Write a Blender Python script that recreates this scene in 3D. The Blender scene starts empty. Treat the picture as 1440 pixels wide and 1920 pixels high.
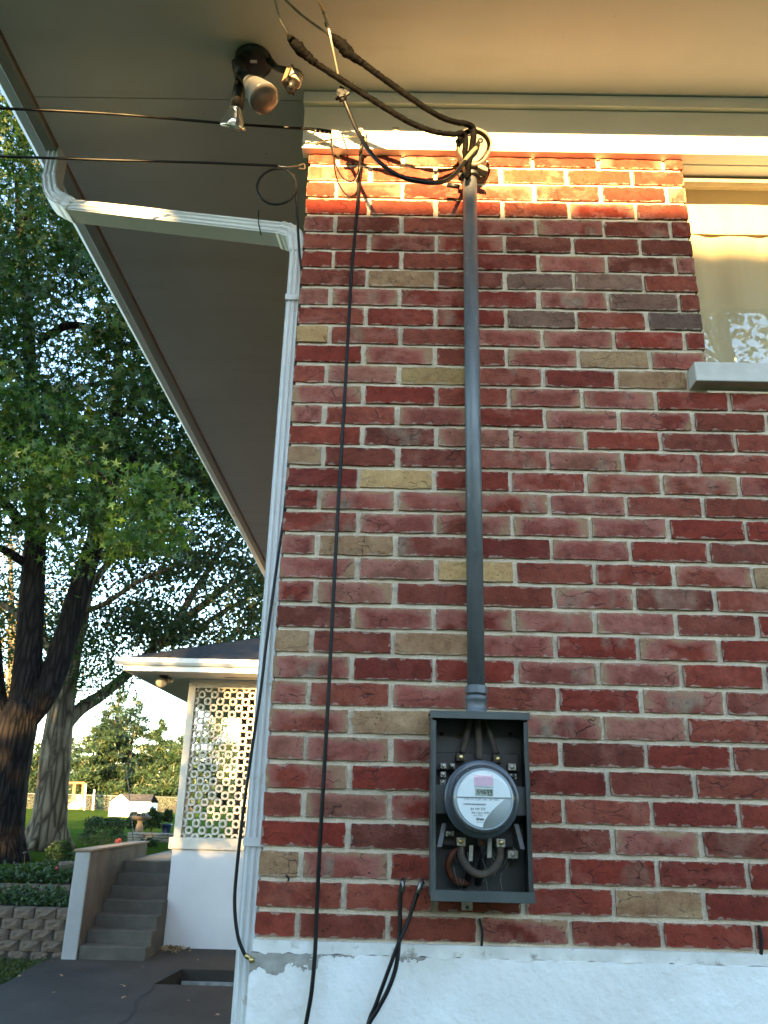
import bpy, math, random
import numpy as np
from mathutils import Vector, Matrix

random.seed(7)
rng = np.random.default_rng(7)
SC = bpy.context.scene
COL = SC.collection

# ------------------------------------------------------------------ camera
FPX, CX, CY, CZ = 1522.48, 0.2912, -2.017, 0.2894
YAW, PITCH, ROLL = -0.0131, 0.3464, 0.0260
C0 = np.array([CX, CY, CZ])
_f = np.array([math.sin(YAW)*math.cos(PITCH), math.cos(YAW)*math.cos(PITCH), math.sin(PITCH)])
_r0 = np.cross(_f, [0, 0, 1]); _r0 /= np.linalg.norm(_r0); _u0 = np.cross(_r0, _f)
_r = math.cos(ROLL)*_r0 + math.sin(ROLL)*_u0
_u = -math.sin(ROLL)*_r0 + math.cos(ROLL)*_u0
cam = bpy.data.objects.new('camera', bpy.data.cameras.new('camera'))
COL.objects.link(cam)
cam.matrix_world = Matrix(((_r[0], _u[0], -_f[0], CX), (_r[1], _u[1], -_f[1], CY), (_r[2], _u[2], -_f[2], CZ), (0, 0, 0, 1)))
cam.data.sensor_fit = 'HORIZONTAL'; cam.data.sensor_width = 36.0
cam.data.lens = 36.0*FPX/1440.0
cam.data.clip_start = 0.02; cam.data.clip_end = 2000
cam.data.dof.use_dof = True; cam.data.dof.focus_distance = 2.15; cam.data.dof.aperture_fstop = 22
SC.camera = cam

# ------------------------------------------------------------------ sky, sun, exposure
SUN_DX, SUN_TAN = 0.06, 0.138
sdir = Vector((SUN_DX, 1.0, -SUN_TAN*math.hypot(SUN_DX, 1.0))).normalized()
EL = math.asin(-sdir.z)
w = bpy.data.worlds.new('World'); SC.world = w; w.use_nodes = True
nt = w.node_tree
sky = nt.nodes.new('ShaderNodeTexSky'); sky.sky_type = 'NISHITA'; sky.sun_disc = False
sky.sun_elevation = EL; sky.sun_rotation = math.atan2(-sdir.x, -sdir.y)
sky.air_density = 1.0; sky.dust_density = 0.3; sky.ozone_density = 1.7; sky.altitude = 100
nt.links.new(sky.outputs[0], nt.nodes['Background'].inputs[0])
nt.nodes['Background'].inputs[1].default_value = 0.14
sun = bpy.data.objects.new('sun', bpy.data.lights.new('sun', 'SUN')); COL.objects.link(sun)
sun.data.energy = 5.0; sun.data.angle = math.radians(0.5); sun.data.color = (1.0, 0.61, 0.23)
sun.rotation_euler = sdir.to_track_quat('-Z', 'Y').to_euler()
SC.view_settings.view_transform = 'Standard'; SC.view_settings.look = 'None'
SC.view_settings.gamma = 1.0; SC.view_settings.use_curve_mapping = False
SC.view_settings.exposure = 3.45
SC.cycles.max_bounces = 10; SC.cycles.transparent_max_bounces = 16
SC.cycles.diffuse_bounces = 5
try:
    SC.cycles.use_denoising = True
    SC.cycles.denoiser = 'OPENIMAGEDENOISE'
except Exception:
    pass

def W(u, v, y):
    """point on the plane at depth y that the photograph shows at pixel (u, v)"""
    d = _f + _r*(u-720)/FPX - _u*(v-960)/FPX
    t = (y-CY)/d[1]
    return Vector(C0 + t*d)

def WZ(u, v, z):
    d = _f + _r*(u-720)/FPX - _u*(v-960)/FPX
    t = (z-CZ)/d[2]
    return Vector(C0 + t*d)

# ------------------------------------------------------------------ materials
class NB:
    def __init__(s, name):
        s.m = bpy.data.materials.new(name); s.m.use_nodes = True
        s.t = s.m.node_tree; s.b = s.t.nodes['Principled BSDF']; s.out = s.t.nodes['Material Output']
    def n(s, kind, **kw):
        x = s.t.nodes.new('ShaderNode'+kind)
        for k, v in kw.items():
            if k.startswith('i_'):
                x.inputs[k[2:].replace('_', ' ')].default_value = v
            else: setattr(x, k, v)
        return x
    def l(s, a, b): s.t.links.new(a, b); return s
    def noise(s, scale, vec=None, detail=4, rough=0.55):
        x = s.n('TexNoise'); x.inputs['Scale'].default_value = scale
        x.inputs['Detail'].default_value = detail; x.inputs['Roughness'].default_value = rough
        if vec is not None: s.l(vec, x.inputs['Vector'])
        return x.outputs['Fac']
    def ramp(s, fac, stops):
        x = s.n('ValToRGB'); s.l(fac, x.inputs[0]); e = x.color_ramp.elements
        while len(e) < len(stops): e.new(0.5)
        for k, (p, c) in enumerate(stops):
            e[k].position = p
            e[k].color = (c, c, c, 1) if isinstance(c, (int, float)) else (*c[:3], 1)
        return x.outputs[0]
    def mix(s, fac, a, b, mode='MIX'):
        x = s.n('Mix', data_type='RGBA', blend_type=mode)
        for sock, val in ((x.inputs[0], fac), (x.inputs[6], a), (x.inputs[7], b)):
            if isinstance(val, bpy.types.NodeSocket): s.l(val, sock)
            elif isinstance(val, (int, float)): sock.default_value = val
            else: sock.default_value = (*val[:3], 1)
        return x.outputs[2]
    def math(s, op, a, b=0.0):
        x = s.n('Math', operation=op)
        for sock, val in ((x.inputs[0], a), (x.inputs[1], b)):
            if isinstance(val, bpy.types.NodeSocket): s.l(val, sock)
            else: sock.default_value = val
        return x.outputs[0]
    def bump(s, h, strength=0.3, dist=0.005, normal=None):
        x = s.n('Bump'); x.inputs['Strength'].default_value = strength; x.inputs['Distance'].default_value = dist
        s.l(h, x.inputs['Height'])
        if normal is not None: s.l(normal, x.inputs['Normal'])
        s.l(x.outputs[0], s.b.inputs['Normal']); return x.outputs[0]
    def coord(s, kind='Object'): return s.n('TexCoord').outputs[kind]
    def mapped(s, vec, scale=(1, 1, 1), loc=(0, 0, 0)):
        x = s.n('Mapping'); x.inputs['Scale'].default_value = scale; x.inputs['Location'].default_value = loc
        s.l(vec, x.inputs['Vector']); return x.outputs[0]
    def col(s, c):
        if isinstance(c, bpy.types.NodeSocket): s.l(c, s.b.inputs['Base Color'])
        else: s.b.inputs['Base Color'].default_value = (*c[:3], 1)
    def set(s, rough=0.6, metal=0.0, spec=0.5):
        s.b.inputs['Roughness'].default_value = rough; s.b.inputs['Metallic'].default_value = metal
        s.b.inputs['Specular IOR Level'].default_value = spec; return s

MATS = {}
def plain(name, c, rough=0.6, metal=0.0, var=0.25, scale=20, bump=0.15, bscale=120, dirt=None, spec=0.5, bdist=0.002):
    if name in MATS: return MATS[name]
    s = NB(name); s.set(rough, metal, spec); v = s.coord()
    n1 = s.noise(scale, v)
    lo = tuple(x*(1-var) for x in c); hi = tuple(min(1, x*(1+var)) for x in c)
    col = s.ramp(n1, [(0.3, lo), (0.7, hi)])
    if dirt:
        n2 = s.noise(dirt[1], v, 6, 0.7)
        col = s.mix(s.ramp(n2, [(dirt[2], 0.0), (min(1, dirt[2]+0.12), 1.0)]), col, dirt[0])
    s.col(col)
    if bump: s.bump(s.noise(bscale, v, 5, 0.6), bump, bdist)
    MATS[name] = s.m
    return s.m

def mat_brick():
    s = NB('weathered_brick'); s.set(0.85, 0, 0.3)
    oi = s.n('ObjectInfo'); tc = s.coord()
    off = s.n('VectorMath', operation='SCALE'); s.l(oi.outputs['Random'], off.inputs['Scale']); off.inputs[0].default_value = (37.0, 11.0, 53.0)
    add = s.n('VectorMath', operation='ADD'); s.l(tc, add.inputs[0]); s.l(off.outputs[0], add.inputs[1])
    v = add.outputs[0]
    vs = s.mapped(v, (1, 1, 1.6))
    base = oi.outputs['Color']; alpha = oi.outputs['Alpha']
    big = s.noise(9, vs, 3, 0.5)
    c = s.mix(s.ramp(big, [(0.35, 0.0), (0.65, 1.0)]), base, s.mix(1.0, base, (0.78, 0.66, 0.64), 'MULTIPLY'))
    # pale pink bloom in patches, amount carried by the brick itself
    blo = s.noise(13, s.mapped(v, (1.0, 1, 1.3), (4, 0, 2)), 3, 0.55)
    m = s.math('MULTIPLY', s.ramp(blo, [(0.48, 0.0), (0.60, 1.0)]), alpha)
    c = s.mix(s.math('MULTIPLY', m, 0.55), c, (0.36, 0.140, 0.105))
    gre = s.noise(7, s.mapped(v, (1.6, 1, 0.8), (9, 0, 5)), 3, 0.5)
    m2 = s.math('MULTIPLY', s.ramp(gre, [(0.60, 0.0), (0.72, 1.0)]), s.math('MULTIPLY', alpha, 0.8))
    c = s.mix(m2, c, (0.25, 0.20, 0.14))
    mot = s.noise(38, v, 6, 0.7)
    c = s.mix(1.0, c, s.ramp(mot, [(0.30, (0.66, 0.62, 0.62)), (0.50, (1.0, 1.0, 1.0)), (0.72, (1.15, 1.22, 1.22))]), 'MULTIPLY')
    fine = s.noise(160, v, 4, 0.7)
    c = s.mix(s.ramp(fine, [(0.30, 0.5), (0.55, 0.0)]), c, s.mix(1.0, c, (0.6, 0.56, 0.54), 'MULTIPLY'))
    # kiln flashing: grey buff ends and a red heart on some bricks
    g0 = s.n('SeparateXYZ'); s.l(s.coord('Generated'), g0.inputs[0])
    gx = s.math('MINIMUM', g0.outputs['X'], s.math('SUBTRACT', 1.0, g0.outputs['X'])); gz = s.math('MULTIPLY', s.math('SUBTRACT', 1.0, g0.outputs['Z']), 0.55)
    de = s.math('ADD', s.math('MINIMUM', gx, gz), s.math('MULTIPLY', s.math('SUBTRACT', s.noise(11, v, 4), 0.5), 0.55))
    sel = s.ramp(alpha, [(0.84, 0.0), (0.92, 1.0)])
    c = s.mix(s.math('MULTIPLY', s.math('MULTIPLY', s.ramp(de, [(0.10, 1.0), (0.20, 0.0)]), sel), 0.45), c, (0.36, 0.145, 0.11))
    c = s.mix(s.math('MULTIPLY', s.math('MULTIPLY', s.ramp(de, [(0.01, 1.0), (0.09, 0.0)]), sel), 0.80), c, (0.30, 0.19, 0.105))
    # folds and fissures of the rolled clay face
    warp = s.n('TexNoise'); warp.inputs['Scale'].default_value = 22; warp.inputs['Detail'].default_value = 3; s.l(v, warp.inputs['Vector'])
    wsub = s.n('VectorMath', operation='SUBTRACT'); s.l(warp.outputs['Color'], wsub.inputs[0]); wsub.inputs[1].default_value = (0.5, 0.5, 0.5)
    wsc = s.n('VectorMath', operation='SCALE'); s.l(wsub.outputs[0], wsc.inputs[0]); wsc.inputs['Scale'].default_value = 0.055
    wadd = s.n('VectorMath', operation='ADD'); s.l(v, wadd.inputs[0]); s.l(wsc.outputs[0], wadd.inputs[1])
    vo = s.n('TexVoronoi', feature='DISTANCE_TO_EDGE'); vo.inputs['Scale'].default_value = 21
    s.l(s.mapped(wadd.outputs[0], (0.55, 0.3, 1.55)), vo.inputs['Vector'])
    crack = s.ramp(vo.outputs['Distance'], [(0.0, 1.0), (0.022, 0.0)])
    cm = s.math('MULTIPLY', crack, s.ramp(s.noise(16, s.mapped(v, (1, 1, 1), (3, 8, 1)), 2), [(0.50, 0.0), (0.62, 1.0)]))
    c = s.mix(s.math('MULTIPLY', cm, 0.78), c, (0.045, 0.020, 0.017))
    pv = s.n('TexVoronoi', feature='F1'); pv.inputs['Scale'].default_value = 95; s.l(v, pv.inputs['Vector'])
    pit = s.math('MULTIPLY', s.ramp(pv.outputs['Distance'], [(0.12, 1.0), (0.24, 0.0)]), s.ramp(s.noise(21, v, 2), [(0.50, 0.0), (0.60, 1.0)]))
    c = s.mix(s.math('MULTIPLY', pit, 0.55), c, (0.05, 0.025, 0.02))
    # mortar smeared over the arrises
    gsep = s.n('SeparateXYZ'); s.l(s.coord('Generated'), gsep.inputs[0])
    ex = s.math('MULTIPLY', s.math('MINIMUM', gsep.outputs['X'], s.math('SUBTRACT', 1.0, gsep.outputs['X'])), 0.19)
    ez = s.math('MULTIPLY', s.math('MINIMUM', gsep.outputs['Z'], s.math('SUBTRACT', 1.0, gsep.outputs['Z'])), 0.053)
    ed = s.math('ADD', s.math('MINIMUM', ex, ez), s.math('MULTIPLY', s.math('SUBTRACT', s.noise(48, v, 4), 0.56), 0.030))
    smear = s.ramp(s.math('MULTIPLY', ed, 100.0), [(0.0, 0.40), (0.07, 0.0)])
    c = s.mix(smear, c, (0.46, 0.39, 0.30))
    # lime runs
    lime = s.ramp(s.noise(26, s.mapped(v, (2.2, 1, 0.5), (2, 2, 7)), 6, 0.75), [(0.70, 0.0), (0.76, 0.8)])
    c = s.mix(lime, c, (0.55, 0.46, 0.44))
    s.col(c)
    h = s.math('SUBTRACT', s.math('ADD', s.math('MULTIPLY', mot, 0.8), s.math('MULTIPLY', fine, 0.35)), s.math('ADD', s.math('MULTIPLY', cm, 0.7), s.math('MULTIPLY', pit, 0.6)))
    s.bump(h, 0.8, 0.006)
    return s.m

def mat_mortar():
    s = NB('sandy_mortar'); s.set(0.95, 0, 0.2); v = s.coord()
    c = s.ramp(s.noise(14, v, 5), [(0.3, (0.64, 0.535, 0.40)), (0.7, (0.78, 0.67, 0.51))])
    sp = s.noise(420, v, 3, 0.7)
    c = s.mix(s.ramp(sp, [(0.32, 0.7), (0.45, 0.0)]), c, (0.22, 0.19, 0.16))
    c = s.mix(s.ramp(s.noise(4.5, s.mapped(v, (1, 1, 1.8)), 6, .7), [(0.50, 0.0), (0.72, 0.55)]), c, (0.27, 0.23, 0.18))
    s.col(c); s.bump(s.math('ADD', s.math('MULTIPLY', sp, .5), s.noise(70, v, 4)), 1.0, 0.006)
    return s.m

def mat_parge():
    """white painted foundation, the paint scaled off in patches under the brick"""
    s = NB('painted_foundation'); s.set(0.8, 0, 0.3); v = s.coord()
    sep = s.n('SeparateXYZ'); s.l(v, sep.inputs[0])
    c = s.ramp(s.noise(5, v, 5), [(0.3, (0.70, 0.70, 0.67)), (0.7, (0.82, 0.82, 0.80))])
    stain = s.ramp(s.noise(3.2, s.mapped(v, (1, 1, 0.6), (5, 2, 1)), 6, 0.65), [(0.46, 0.0), (0.66, 0.6)])
    c = s.mix(stain, c, (0.60, 0.57, 0.48))
    n = s.noise(15, v, 5, 0.6)
    # height above a ragged line just under the brick, fading to the right
    zz = s.math('ADD', s.math('MULTIPLY', sep.outputs['Z'], 17.0), 2.0)
    xx = s.math('MULTIPLY', sep.outputs['X'], -3.3)
    f = s.math('ADD', s.math('ADD', zz, xx), s.math('MULTIPLY', s.math('SUBTRACT', n, 0.5), 3.4))
    peel = s.ramp(s.math('MULTIPLY', f, 0.5), [(0.435, 0.0), (0.45, 1.0)])
    gray = s.ramp(s.noise(40, v, 4), [(0.3, (0.26, 0.25, 0.22)), (0.7, (0.40, 0.38, 0.34))])
    c = s.mix(peel, c, gray)
    s.col(c)
    h = s.math('ADD', s.math('MULTIPLY', s.noise(9, v, 4, .6), 1.3), s.math('SUBTRACT', s.math('MULTIPLY', s.noise(60, v, 4), 0.3), s.math('MULTIPLY', peel, 0.9)))
    s.bump(h, 0.7, 0.010)
    return s.m

def mat_leaf(name, c1, c2, c3=None, trans=0.45):
    s = NB(name); s.set(0.45, 0, 0.35)
    g = s.n('NewGeometry')
    stops = [(0.0, c1), (0.72, c2)]
    if c3: stops += [(0.90, c2), (0.97, c3)]
    c = s.ramp(g.outputs['Random Per Island'], stops)
    s.col(c)
    tr = s.n('BsdfTranslucent'); s.l(s.mix(1.0, c, (1.3, 1.25, 0.5), 'MULTIPLY'), tr.inputs['Color'])
    mx = s.n('MixShader'); mx.inputs[0].default_value = trans
    s.l(s.b.outputs[0], mx.inputs[1]); s.l(tr.outputs[0], mx.inputs[2]); s.l(mx.outputs[0], s.out.inputs['Surface'])
    return s.m

def mat_glass(name, tint=(0.95, 0.97, 0.97), rough=0.02, ior=1.5, lo=0.0):
    """thin clear pane: see-through with a fresnel sheen"""
    s = NB(name); s.t.nodes.remove(s.b)
    tr = s.n('BsdfTransparent'); tr.inputs[0].default_value = (*tint, 1)
    gl = s.n('BsdfGlossy'); gl.inputs['Roughness'].default_value = rough
    lw_ = s.n('LayerWeight'); lw_.inputs[0].default_value = 0.5
    f0 = ((ior-1)/(ior+1))**2+lo
    mx = s.n('MixShader')
    s.l(s.math('ADD', s.math('MULTIPLY', s.math('POWER', lw_.outputs['Facing'], 5.0), 1-f0), f0), mx.inputs[0])
    s.l(tr.outputs[0], mx.inputs[1]); s.l(gl.outputs[0], mx.inputs[2]); s.l(mx.outputs[0], s.out.inputs['Surface'])
    return s.m

M_BRICK = mat_brick(); M_MORTAR = mat_mortar(); M_PARGE = mat_parge()
M_WHITE = plain('white_paint', (0.82, 0.81, 0.77), 0.55, var=0.06, scale=4, bump=0.12, bscale=60, dirt=((0.42, 0.40, 0.34), 5, 0.66))
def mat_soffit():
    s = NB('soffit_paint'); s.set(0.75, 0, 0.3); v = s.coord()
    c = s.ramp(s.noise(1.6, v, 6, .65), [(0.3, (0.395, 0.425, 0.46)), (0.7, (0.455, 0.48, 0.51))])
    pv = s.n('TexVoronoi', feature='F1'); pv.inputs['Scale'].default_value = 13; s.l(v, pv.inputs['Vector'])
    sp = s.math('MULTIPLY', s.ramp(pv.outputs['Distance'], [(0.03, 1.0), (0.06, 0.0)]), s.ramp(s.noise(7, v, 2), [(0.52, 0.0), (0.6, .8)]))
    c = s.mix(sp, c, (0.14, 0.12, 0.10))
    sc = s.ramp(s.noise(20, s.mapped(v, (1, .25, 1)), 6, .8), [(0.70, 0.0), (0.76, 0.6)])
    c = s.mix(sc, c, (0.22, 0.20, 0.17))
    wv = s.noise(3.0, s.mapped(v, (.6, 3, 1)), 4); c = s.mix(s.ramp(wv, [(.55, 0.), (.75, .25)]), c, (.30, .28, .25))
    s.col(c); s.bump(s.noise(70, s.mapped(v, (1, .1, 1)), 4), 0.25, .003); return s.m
M_SOFFIT = mat_soffit()
M_SPOUT = plain('spout_enamel', (0.64, 0.66, 0.66), 0.38, var=0.05, scale=7, bump=0.05, dirt=((0.36, 0.32, 0.25), 10, 0.60))
M_STONE = plain('sill_concrete', (0.52, 0.51, 0.48), 0.85, var=0.12, scale=15, bump=0.3, bscale=150)
def mat_conduit():
    s = NB('weathered_conduit'); s.set(0.5, 0.35, .5); v = s.coord()
    c = s.ramp(s.noise(9, s.mapped(v, (3, 3, .35)), 5, .6), [(0.3, (0.085, 0.098, 0.108)), (0.7, (0.155, 0.17, 0.18))])
    c = s.mix(s.ramp(s.noise(30, s.mapped(v, (1.6, 1.6, .5)), 6, .75), [(0.62, 0.0), (0.70, 0.8)]), c, (0.30, 0.31, 0.31))
    c = s.mix(s.ramp(s.noise(5, s.mapped(v, (2, 2, 1), (3, 1, 4)), 5, .7), [(0.58, 0.0), (0.74, 0.6)]), c, (0.055, 0.055, 0.055))
    s.col(c); s.l(s.ramp(s.noise(12, v, 4), [(.3, .35), (.7, .65)]), s.b.inputs['Roughness'])
    s.bump(s.noise(90, v, 4), 0.2, .002); MATS['weathered_conduit'] = s.m; return s.m
M_GALV = mat_conduit()
M_BOX = plain('box_enamel', (0.028, 0.034, 0.033), 0.42, metal=0.0, var=0.22, scale=9, bump=0.12, bscale=90, dirt=((0.08, 0.068, 0.05), 14, 0.64))
M_BOXEDGE = plain('box_edge_enamel', (0.050, 0.060, 0.058), 0.45, var=0.2, scale=11, bump=0.12, dirt=((0.13, 0.105, 0.075), 16, 0.64))
M_BLACK = plain('black_sheath', (0.005, 0.005, 0.0055), 0.45, var=0.3, scale=60, bump=0.15, bscale=240, spec=0.25)
M_TAPE = plain('cloth_tape', (0.0028, 0.0028, 0.003), 0.7, var=0.6, scale=45, bump=0.9, bscale=110, dirt=((0.04, 0.034, 0.028), 60, 0.80), bdist=0.006, spec=0.04)
M_WIRE = plain('bare_aluminium', (0.42, 0.38, 0.30), 0.45, metal=0.8, var=0.25, scale=60, bump=0.2)
M_STEEL = plain('dull_steel', (0.30, 0.29, 0.27), 0.4, metal=0.9, var=0.25, scale=60, bump=0.2)
M_LUG = plain('lug_metal', (0.36, 0.35, 0.31), 0.35, metal=0.9, var=0.3, scale=80, bump=0.2)
M_BRASS = plain('brass', (0.50, 0.38, 0.16), 0.35, metal=0.9, var=0.25, scale=80, bump=0.15)
M_DIE = plain('cast_aluminium', (0.17, 0.155, 0.125), 0.55, metal=0.3, var=0.2, scale=30, bump=0.3, bscale=120, dirt=((0.06, 0.05, 0.035), 40, 0.58))
M_DARK = plain('dark_plastic', (0.014, 0.014, 0.015), 0.45, var=0.2, bump=0.05)
M_BRONZE = plain('bronze_plastic', (0.16, 0.10, 0.055), 0.5, var=0.2, bump=0.08)
M_LENSW = plain('milky_lens', (0.40, 0.36, 0.28), 0.35, var=0.08, bump=0.03)
M_COPPER = plain('tarnished_copper', (0.12, 0.034, 0.017), 0.55, metal=0.3, var=0.4, scale=50, bump=0.3)
M_WEBBED = plain('dusty_wire', (0.058, 0.044, 0.031), 0.9, var=0.35, scale=50, bump=0.5, bscale=160, dirt=((0.05, 0.035, 0.025), 70, 0.55))
M_FACE = plain('meter_card', (0.78, 0.80, 0.80), 0.5, var=0.03, bump=0.0)
M_PINK = plain('pink_band', (0.74, 0.46, 0.56), 0.5, var=0.08, scale=300, bump=0.0)
M_GREYF = plain('grey_card', (0.46, 0.50, 0.53), 0.5, var=0.03, bump=0.0)
M_LCD = plain('lcd_panel', (0.36, 0.40, 0.33), 0.3, var=0.04, bump=0.0)
M_INK = plain('ink', (0.02, 0.02, 0.022), 0.5, var=0.1, bump=0.0)
M_INKG = plain('grey_ink', (0.16, 0.17, 0.19), 0.5, var=0.1, bump=0.0)
M_RIM = plain('meter_rim', (0.055, 0.065, 0.080), 0.22, var=0.1, bump=0.03)
M_SKIRT = plain('meter_skirt', (0.36, 0.40, 0.43), 0.4, var=0.08, bump=0.0)
M_GLASS = mat_glass('clear_glass', (0.93, 0.95, 0.95), 0.015, 1.45)
M_WGLASS = mat_glass('window_glass', (0.90, 0.91, 0.89), 0.01, 1.5, 0.05)
def mat_curtain():
    s = NB('cream_curtain'); s.set(0.9, 0, 0.2); v = s.coord()
    c = s.ramp(s.noise(6, s.mapped(v, (3, 1, .3)), 3), [(0.3, (0.68, 0.58, 0.40)), (0.7, (0.77, 0.68, 0.50))])
    s.col(c)
    wv = s.n('TexWave', wave_type='BANDS'); wv.inputs['Scale'].default_value = 260; s.l(v, wv.inputs['Vector'])
    s.bump(wv.outputs['Fac'], 0.15, 0.001); return s.m
M_CURTAIN = mat_curtain()
def mat_reflector():
    s = NB('silvered_bulb'); s.set(0.12, 0.9); s.col((0.75, 0.72, 0.66)); s.bump(s.noise(30, s.coord(), 2), 0.1, 0.004); return s.m
M_SILVER = mat_reflector()
M_LAMPLENS = plain('pressed_lens', (0.15, 0.125, 0.10), 0.2, var=0.25, scale=14, bump=0.3, bscale=25)

# ------------------------------------------------------------------ mesh helpers
class MB:
    def __init__(s): s.v = []; s.f = []; s.sm = []
    def add(s, vs, fs, smooth=False):
        o = len(s.v); s.v += [tuple(x) for x in vs]
        s.f += [tuple(i+o for i in f) for f in fs]; s.sm += [smooth]*len(fs); return s
    def box(s, a, b):
        x0, y0, z0 = a; x1, y1, z1 = b
        if x0 > x1: x0, x1 = x1, x0
        if y0 > y1: y0, y1 = y1, y0
        if z0 > z1: z0, z1 = z1, z0
        return s.add([(x0,y0,z0),(x1,y0,z0),(x1,y1,z0),(x0,y1,z0),(x0,y0,z1),(x1,y0,z1),(x1,y1,z1),(x0,y1,z1)],
                     [(3,2,1,0),(4,5,6,7),(0,1,5,4),(1,2,6,5),(2,3,7,6),(3,0,4,7)])
    def obox(s, c, ax, ay, az):
        """oriented box: centre and three half-axis vectors"""
        c, ax, ay, az = map(Vector, (c, ax, ay, az))
        P = [c+ax*i+ay*j+az*k for k in (-1, 1) for j in (-1, 1) for i in (-1, 1)]
        return s.add(P, [(0,2,3,1),(4,5,7,6),(0,1,5,4),(2,6,7,3),(0,4,6,2),(1,3,7,5)])
    def tube(s, pts, rad, seg=8, caps=True, smooth=True, flat=None):
        pts = [Vector(p) for p in pts]; n = len(pts)
        if not isinstance(rad, (list, tuple)): rad = [rad]*n
        up = None; V = []
        for i, p in enumerate(pts):
            t = (pts[min(i+1, n-1)]-pts[max(i-1, 0)])
            t = t.normalized() if t.length > 1e-9 else Vector((0, 0, 1))
            if up is None:
                up = Vector((0, 1, 0)) if abs(t.y) < 0.9 else Vector((1, 0, 0))
            a = up - t*up.dot(t)
            a = a.normalized() if a.length > 1e-6 else t.orthogonal().normalized()
            up = a; b = t.cross(a)
            for k in range(seg):
                q = 2*math.pi*k/seg
                V.append(p + (a*math.cos(q) + b*math.sin(q)*(flat or 1.0))*rad[i])
        F = [(i*seg+k, i*seg+(k+1) % seg, (i+1)*seg+(k+1) % seg, (i+1)*seg+k) for i in range(n-1) for k in range(seg)]
        if caps: F += [tuple(range(seg-1, -1, -1)), tuple((n-1)*seg+k for k in range(seg))]
        return s.add(V, F, smooth)
    def lathe(s, o, axis, prof, seg=32, smooth=True):
        """prof: list of (distance along axis, radius)"""
        o = Vector(o); t = Vector(axis).normalized(); a = t.orthogonal().normalized(); b = t.cross(a)
        V = [o + t*h + (a*math.cos(2*math.pi*k/seg)+b*math.sin(2*math.pi*k/seg))*r for h, r in prof for k in range(seg)]
        F = [(i*seg+k, i*seg+(k+1) % seg, (i+1)*seg+(k+1) % seg, (i+1)*seg+k) for i in range(len(prof)-1) for k in range(seg)]
        if prof[0][1] > 1e-5: F.append(tuple(range(seg-1, -1, -1)))
        if prof[-1][1] > 1e-5: F.append(tuple((len(prof)-1)*seg+k for k in range(seg)))
        return s.add(V, F, smooth)
    def prism(s, poly, ext):
        """planar polygon (3-D points) swept by vector ext"""
        ext = Vector(ext); P = [Vector(p) for p in poly]; n = len(P)
        return s.add(P+[p+ext for p in P], [tuple(range(n-1, -1, -1)), tuple(range(n, 2*n))] + [(k, (k+1) % n, n+(k+1) % n, n+k) for k in range(n)])
    def mesh(s, name):
        me = bpy.data.meshes.new(name); me.from_pydata(s.v, [], s.f)
        me.polygons.foreach_set('use_smooth', s.sm); me.update(); return me
    def build(s, name, mat, parent=None, bevel=0.0, seg=1, autosmooth=True):
        me = s.mesh(name); me.materials.append(mat)
        return obj(name, me, parent, bevel, seg)

def obj(name, me, parent=None, bevel=0.0, seg=1):
    o = bpy.data.objects.new(name, me); COL.objects.link(o)
    if parent is not None: adopt(o, parent)
    if bevel:
        b = o.modifiers.new('bevel', 'BEVEL'); b.width = bevel; b.segments = seg; b.limit_method = 'ANGLE'; b.angle_limit = math.radians(40)
    return o
def world_inv(p):
    m = Matrix.Identity(4)
    while p is not None:
        m = p.matrix_parent_inverse @ p.matrix_basis @ m if p.parent else p.matrix_basis @ m
        p = p.parent
    return m.inverted()
def adopt(o, parent):
    o.parent = parent; o.matrix_parent_inverse = world_inv(parent)
def tag(o, label, cat, group=None):
    o['label'] = label; o['category'] = cat
    if group: o['group'] = group
    return o
def struct(o): o['kind'] = 'structure'; return o
def thing(name, loc, label, cat, group=None):
    o = bpy.data.objects.new(name, None); COL.objects.link(o); o.location = loc; o.empty_display_size = 0.1
    return tag(o, label, cat, group)

def spline(pts, n=8):
    """Catmull-Rom through the points"""
    P = [Vector(p) for p in pts]; P = [P[0]*2-P[1]] + P + [P[-1]*2-P[-2]]; out = []
    for i in range(1, len(P)-2):
        a, b, c, d = P[i-1:i+3]
        for k in range(n):
            t = k/n
            out.append(0.5*((2*b)+(c-a)*t+(2*a-5*b+4*c-d)*t*t+(3*b-a-3*c+d)*t**3))
    out.append(P[-2]); return out
def lerp_list(vals, n):
    out = []
    for i in range(len(vals)-1):
        for k in range(n): out.append(vals[i]+(vals[i+1]-vals[i])*k/n)
    return out+[vals[-1]]

def soup(name, verts, tris, mat, parent=None, smooth=False):
    me = bpy.data.meshes.new(name)
    verts = np.asarray(verts, np.float32); tris = np.asarray(tris, np.int32)
    me.vertices.add(len(verts)); me.vertices.foreach_set('co', verts.ravel())
    me.loops.add(tris.size); me.loops.foreach_set('vertex_index', tris.ravel())
    me.polygons.add(len(tris)); k = tris.shape[1]
    me.polygons.foreach_set('loop_start', np.arange(0, tris.size, k, dtype=np.int32))
    if smooth: me.polygons.foreach_set('use_smooth', np.ones(len(tris), bool))
    me.update(calc_edges=True); me.validate(); me.materials.append(mat)
    return obj(name, me, parent)

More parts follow.
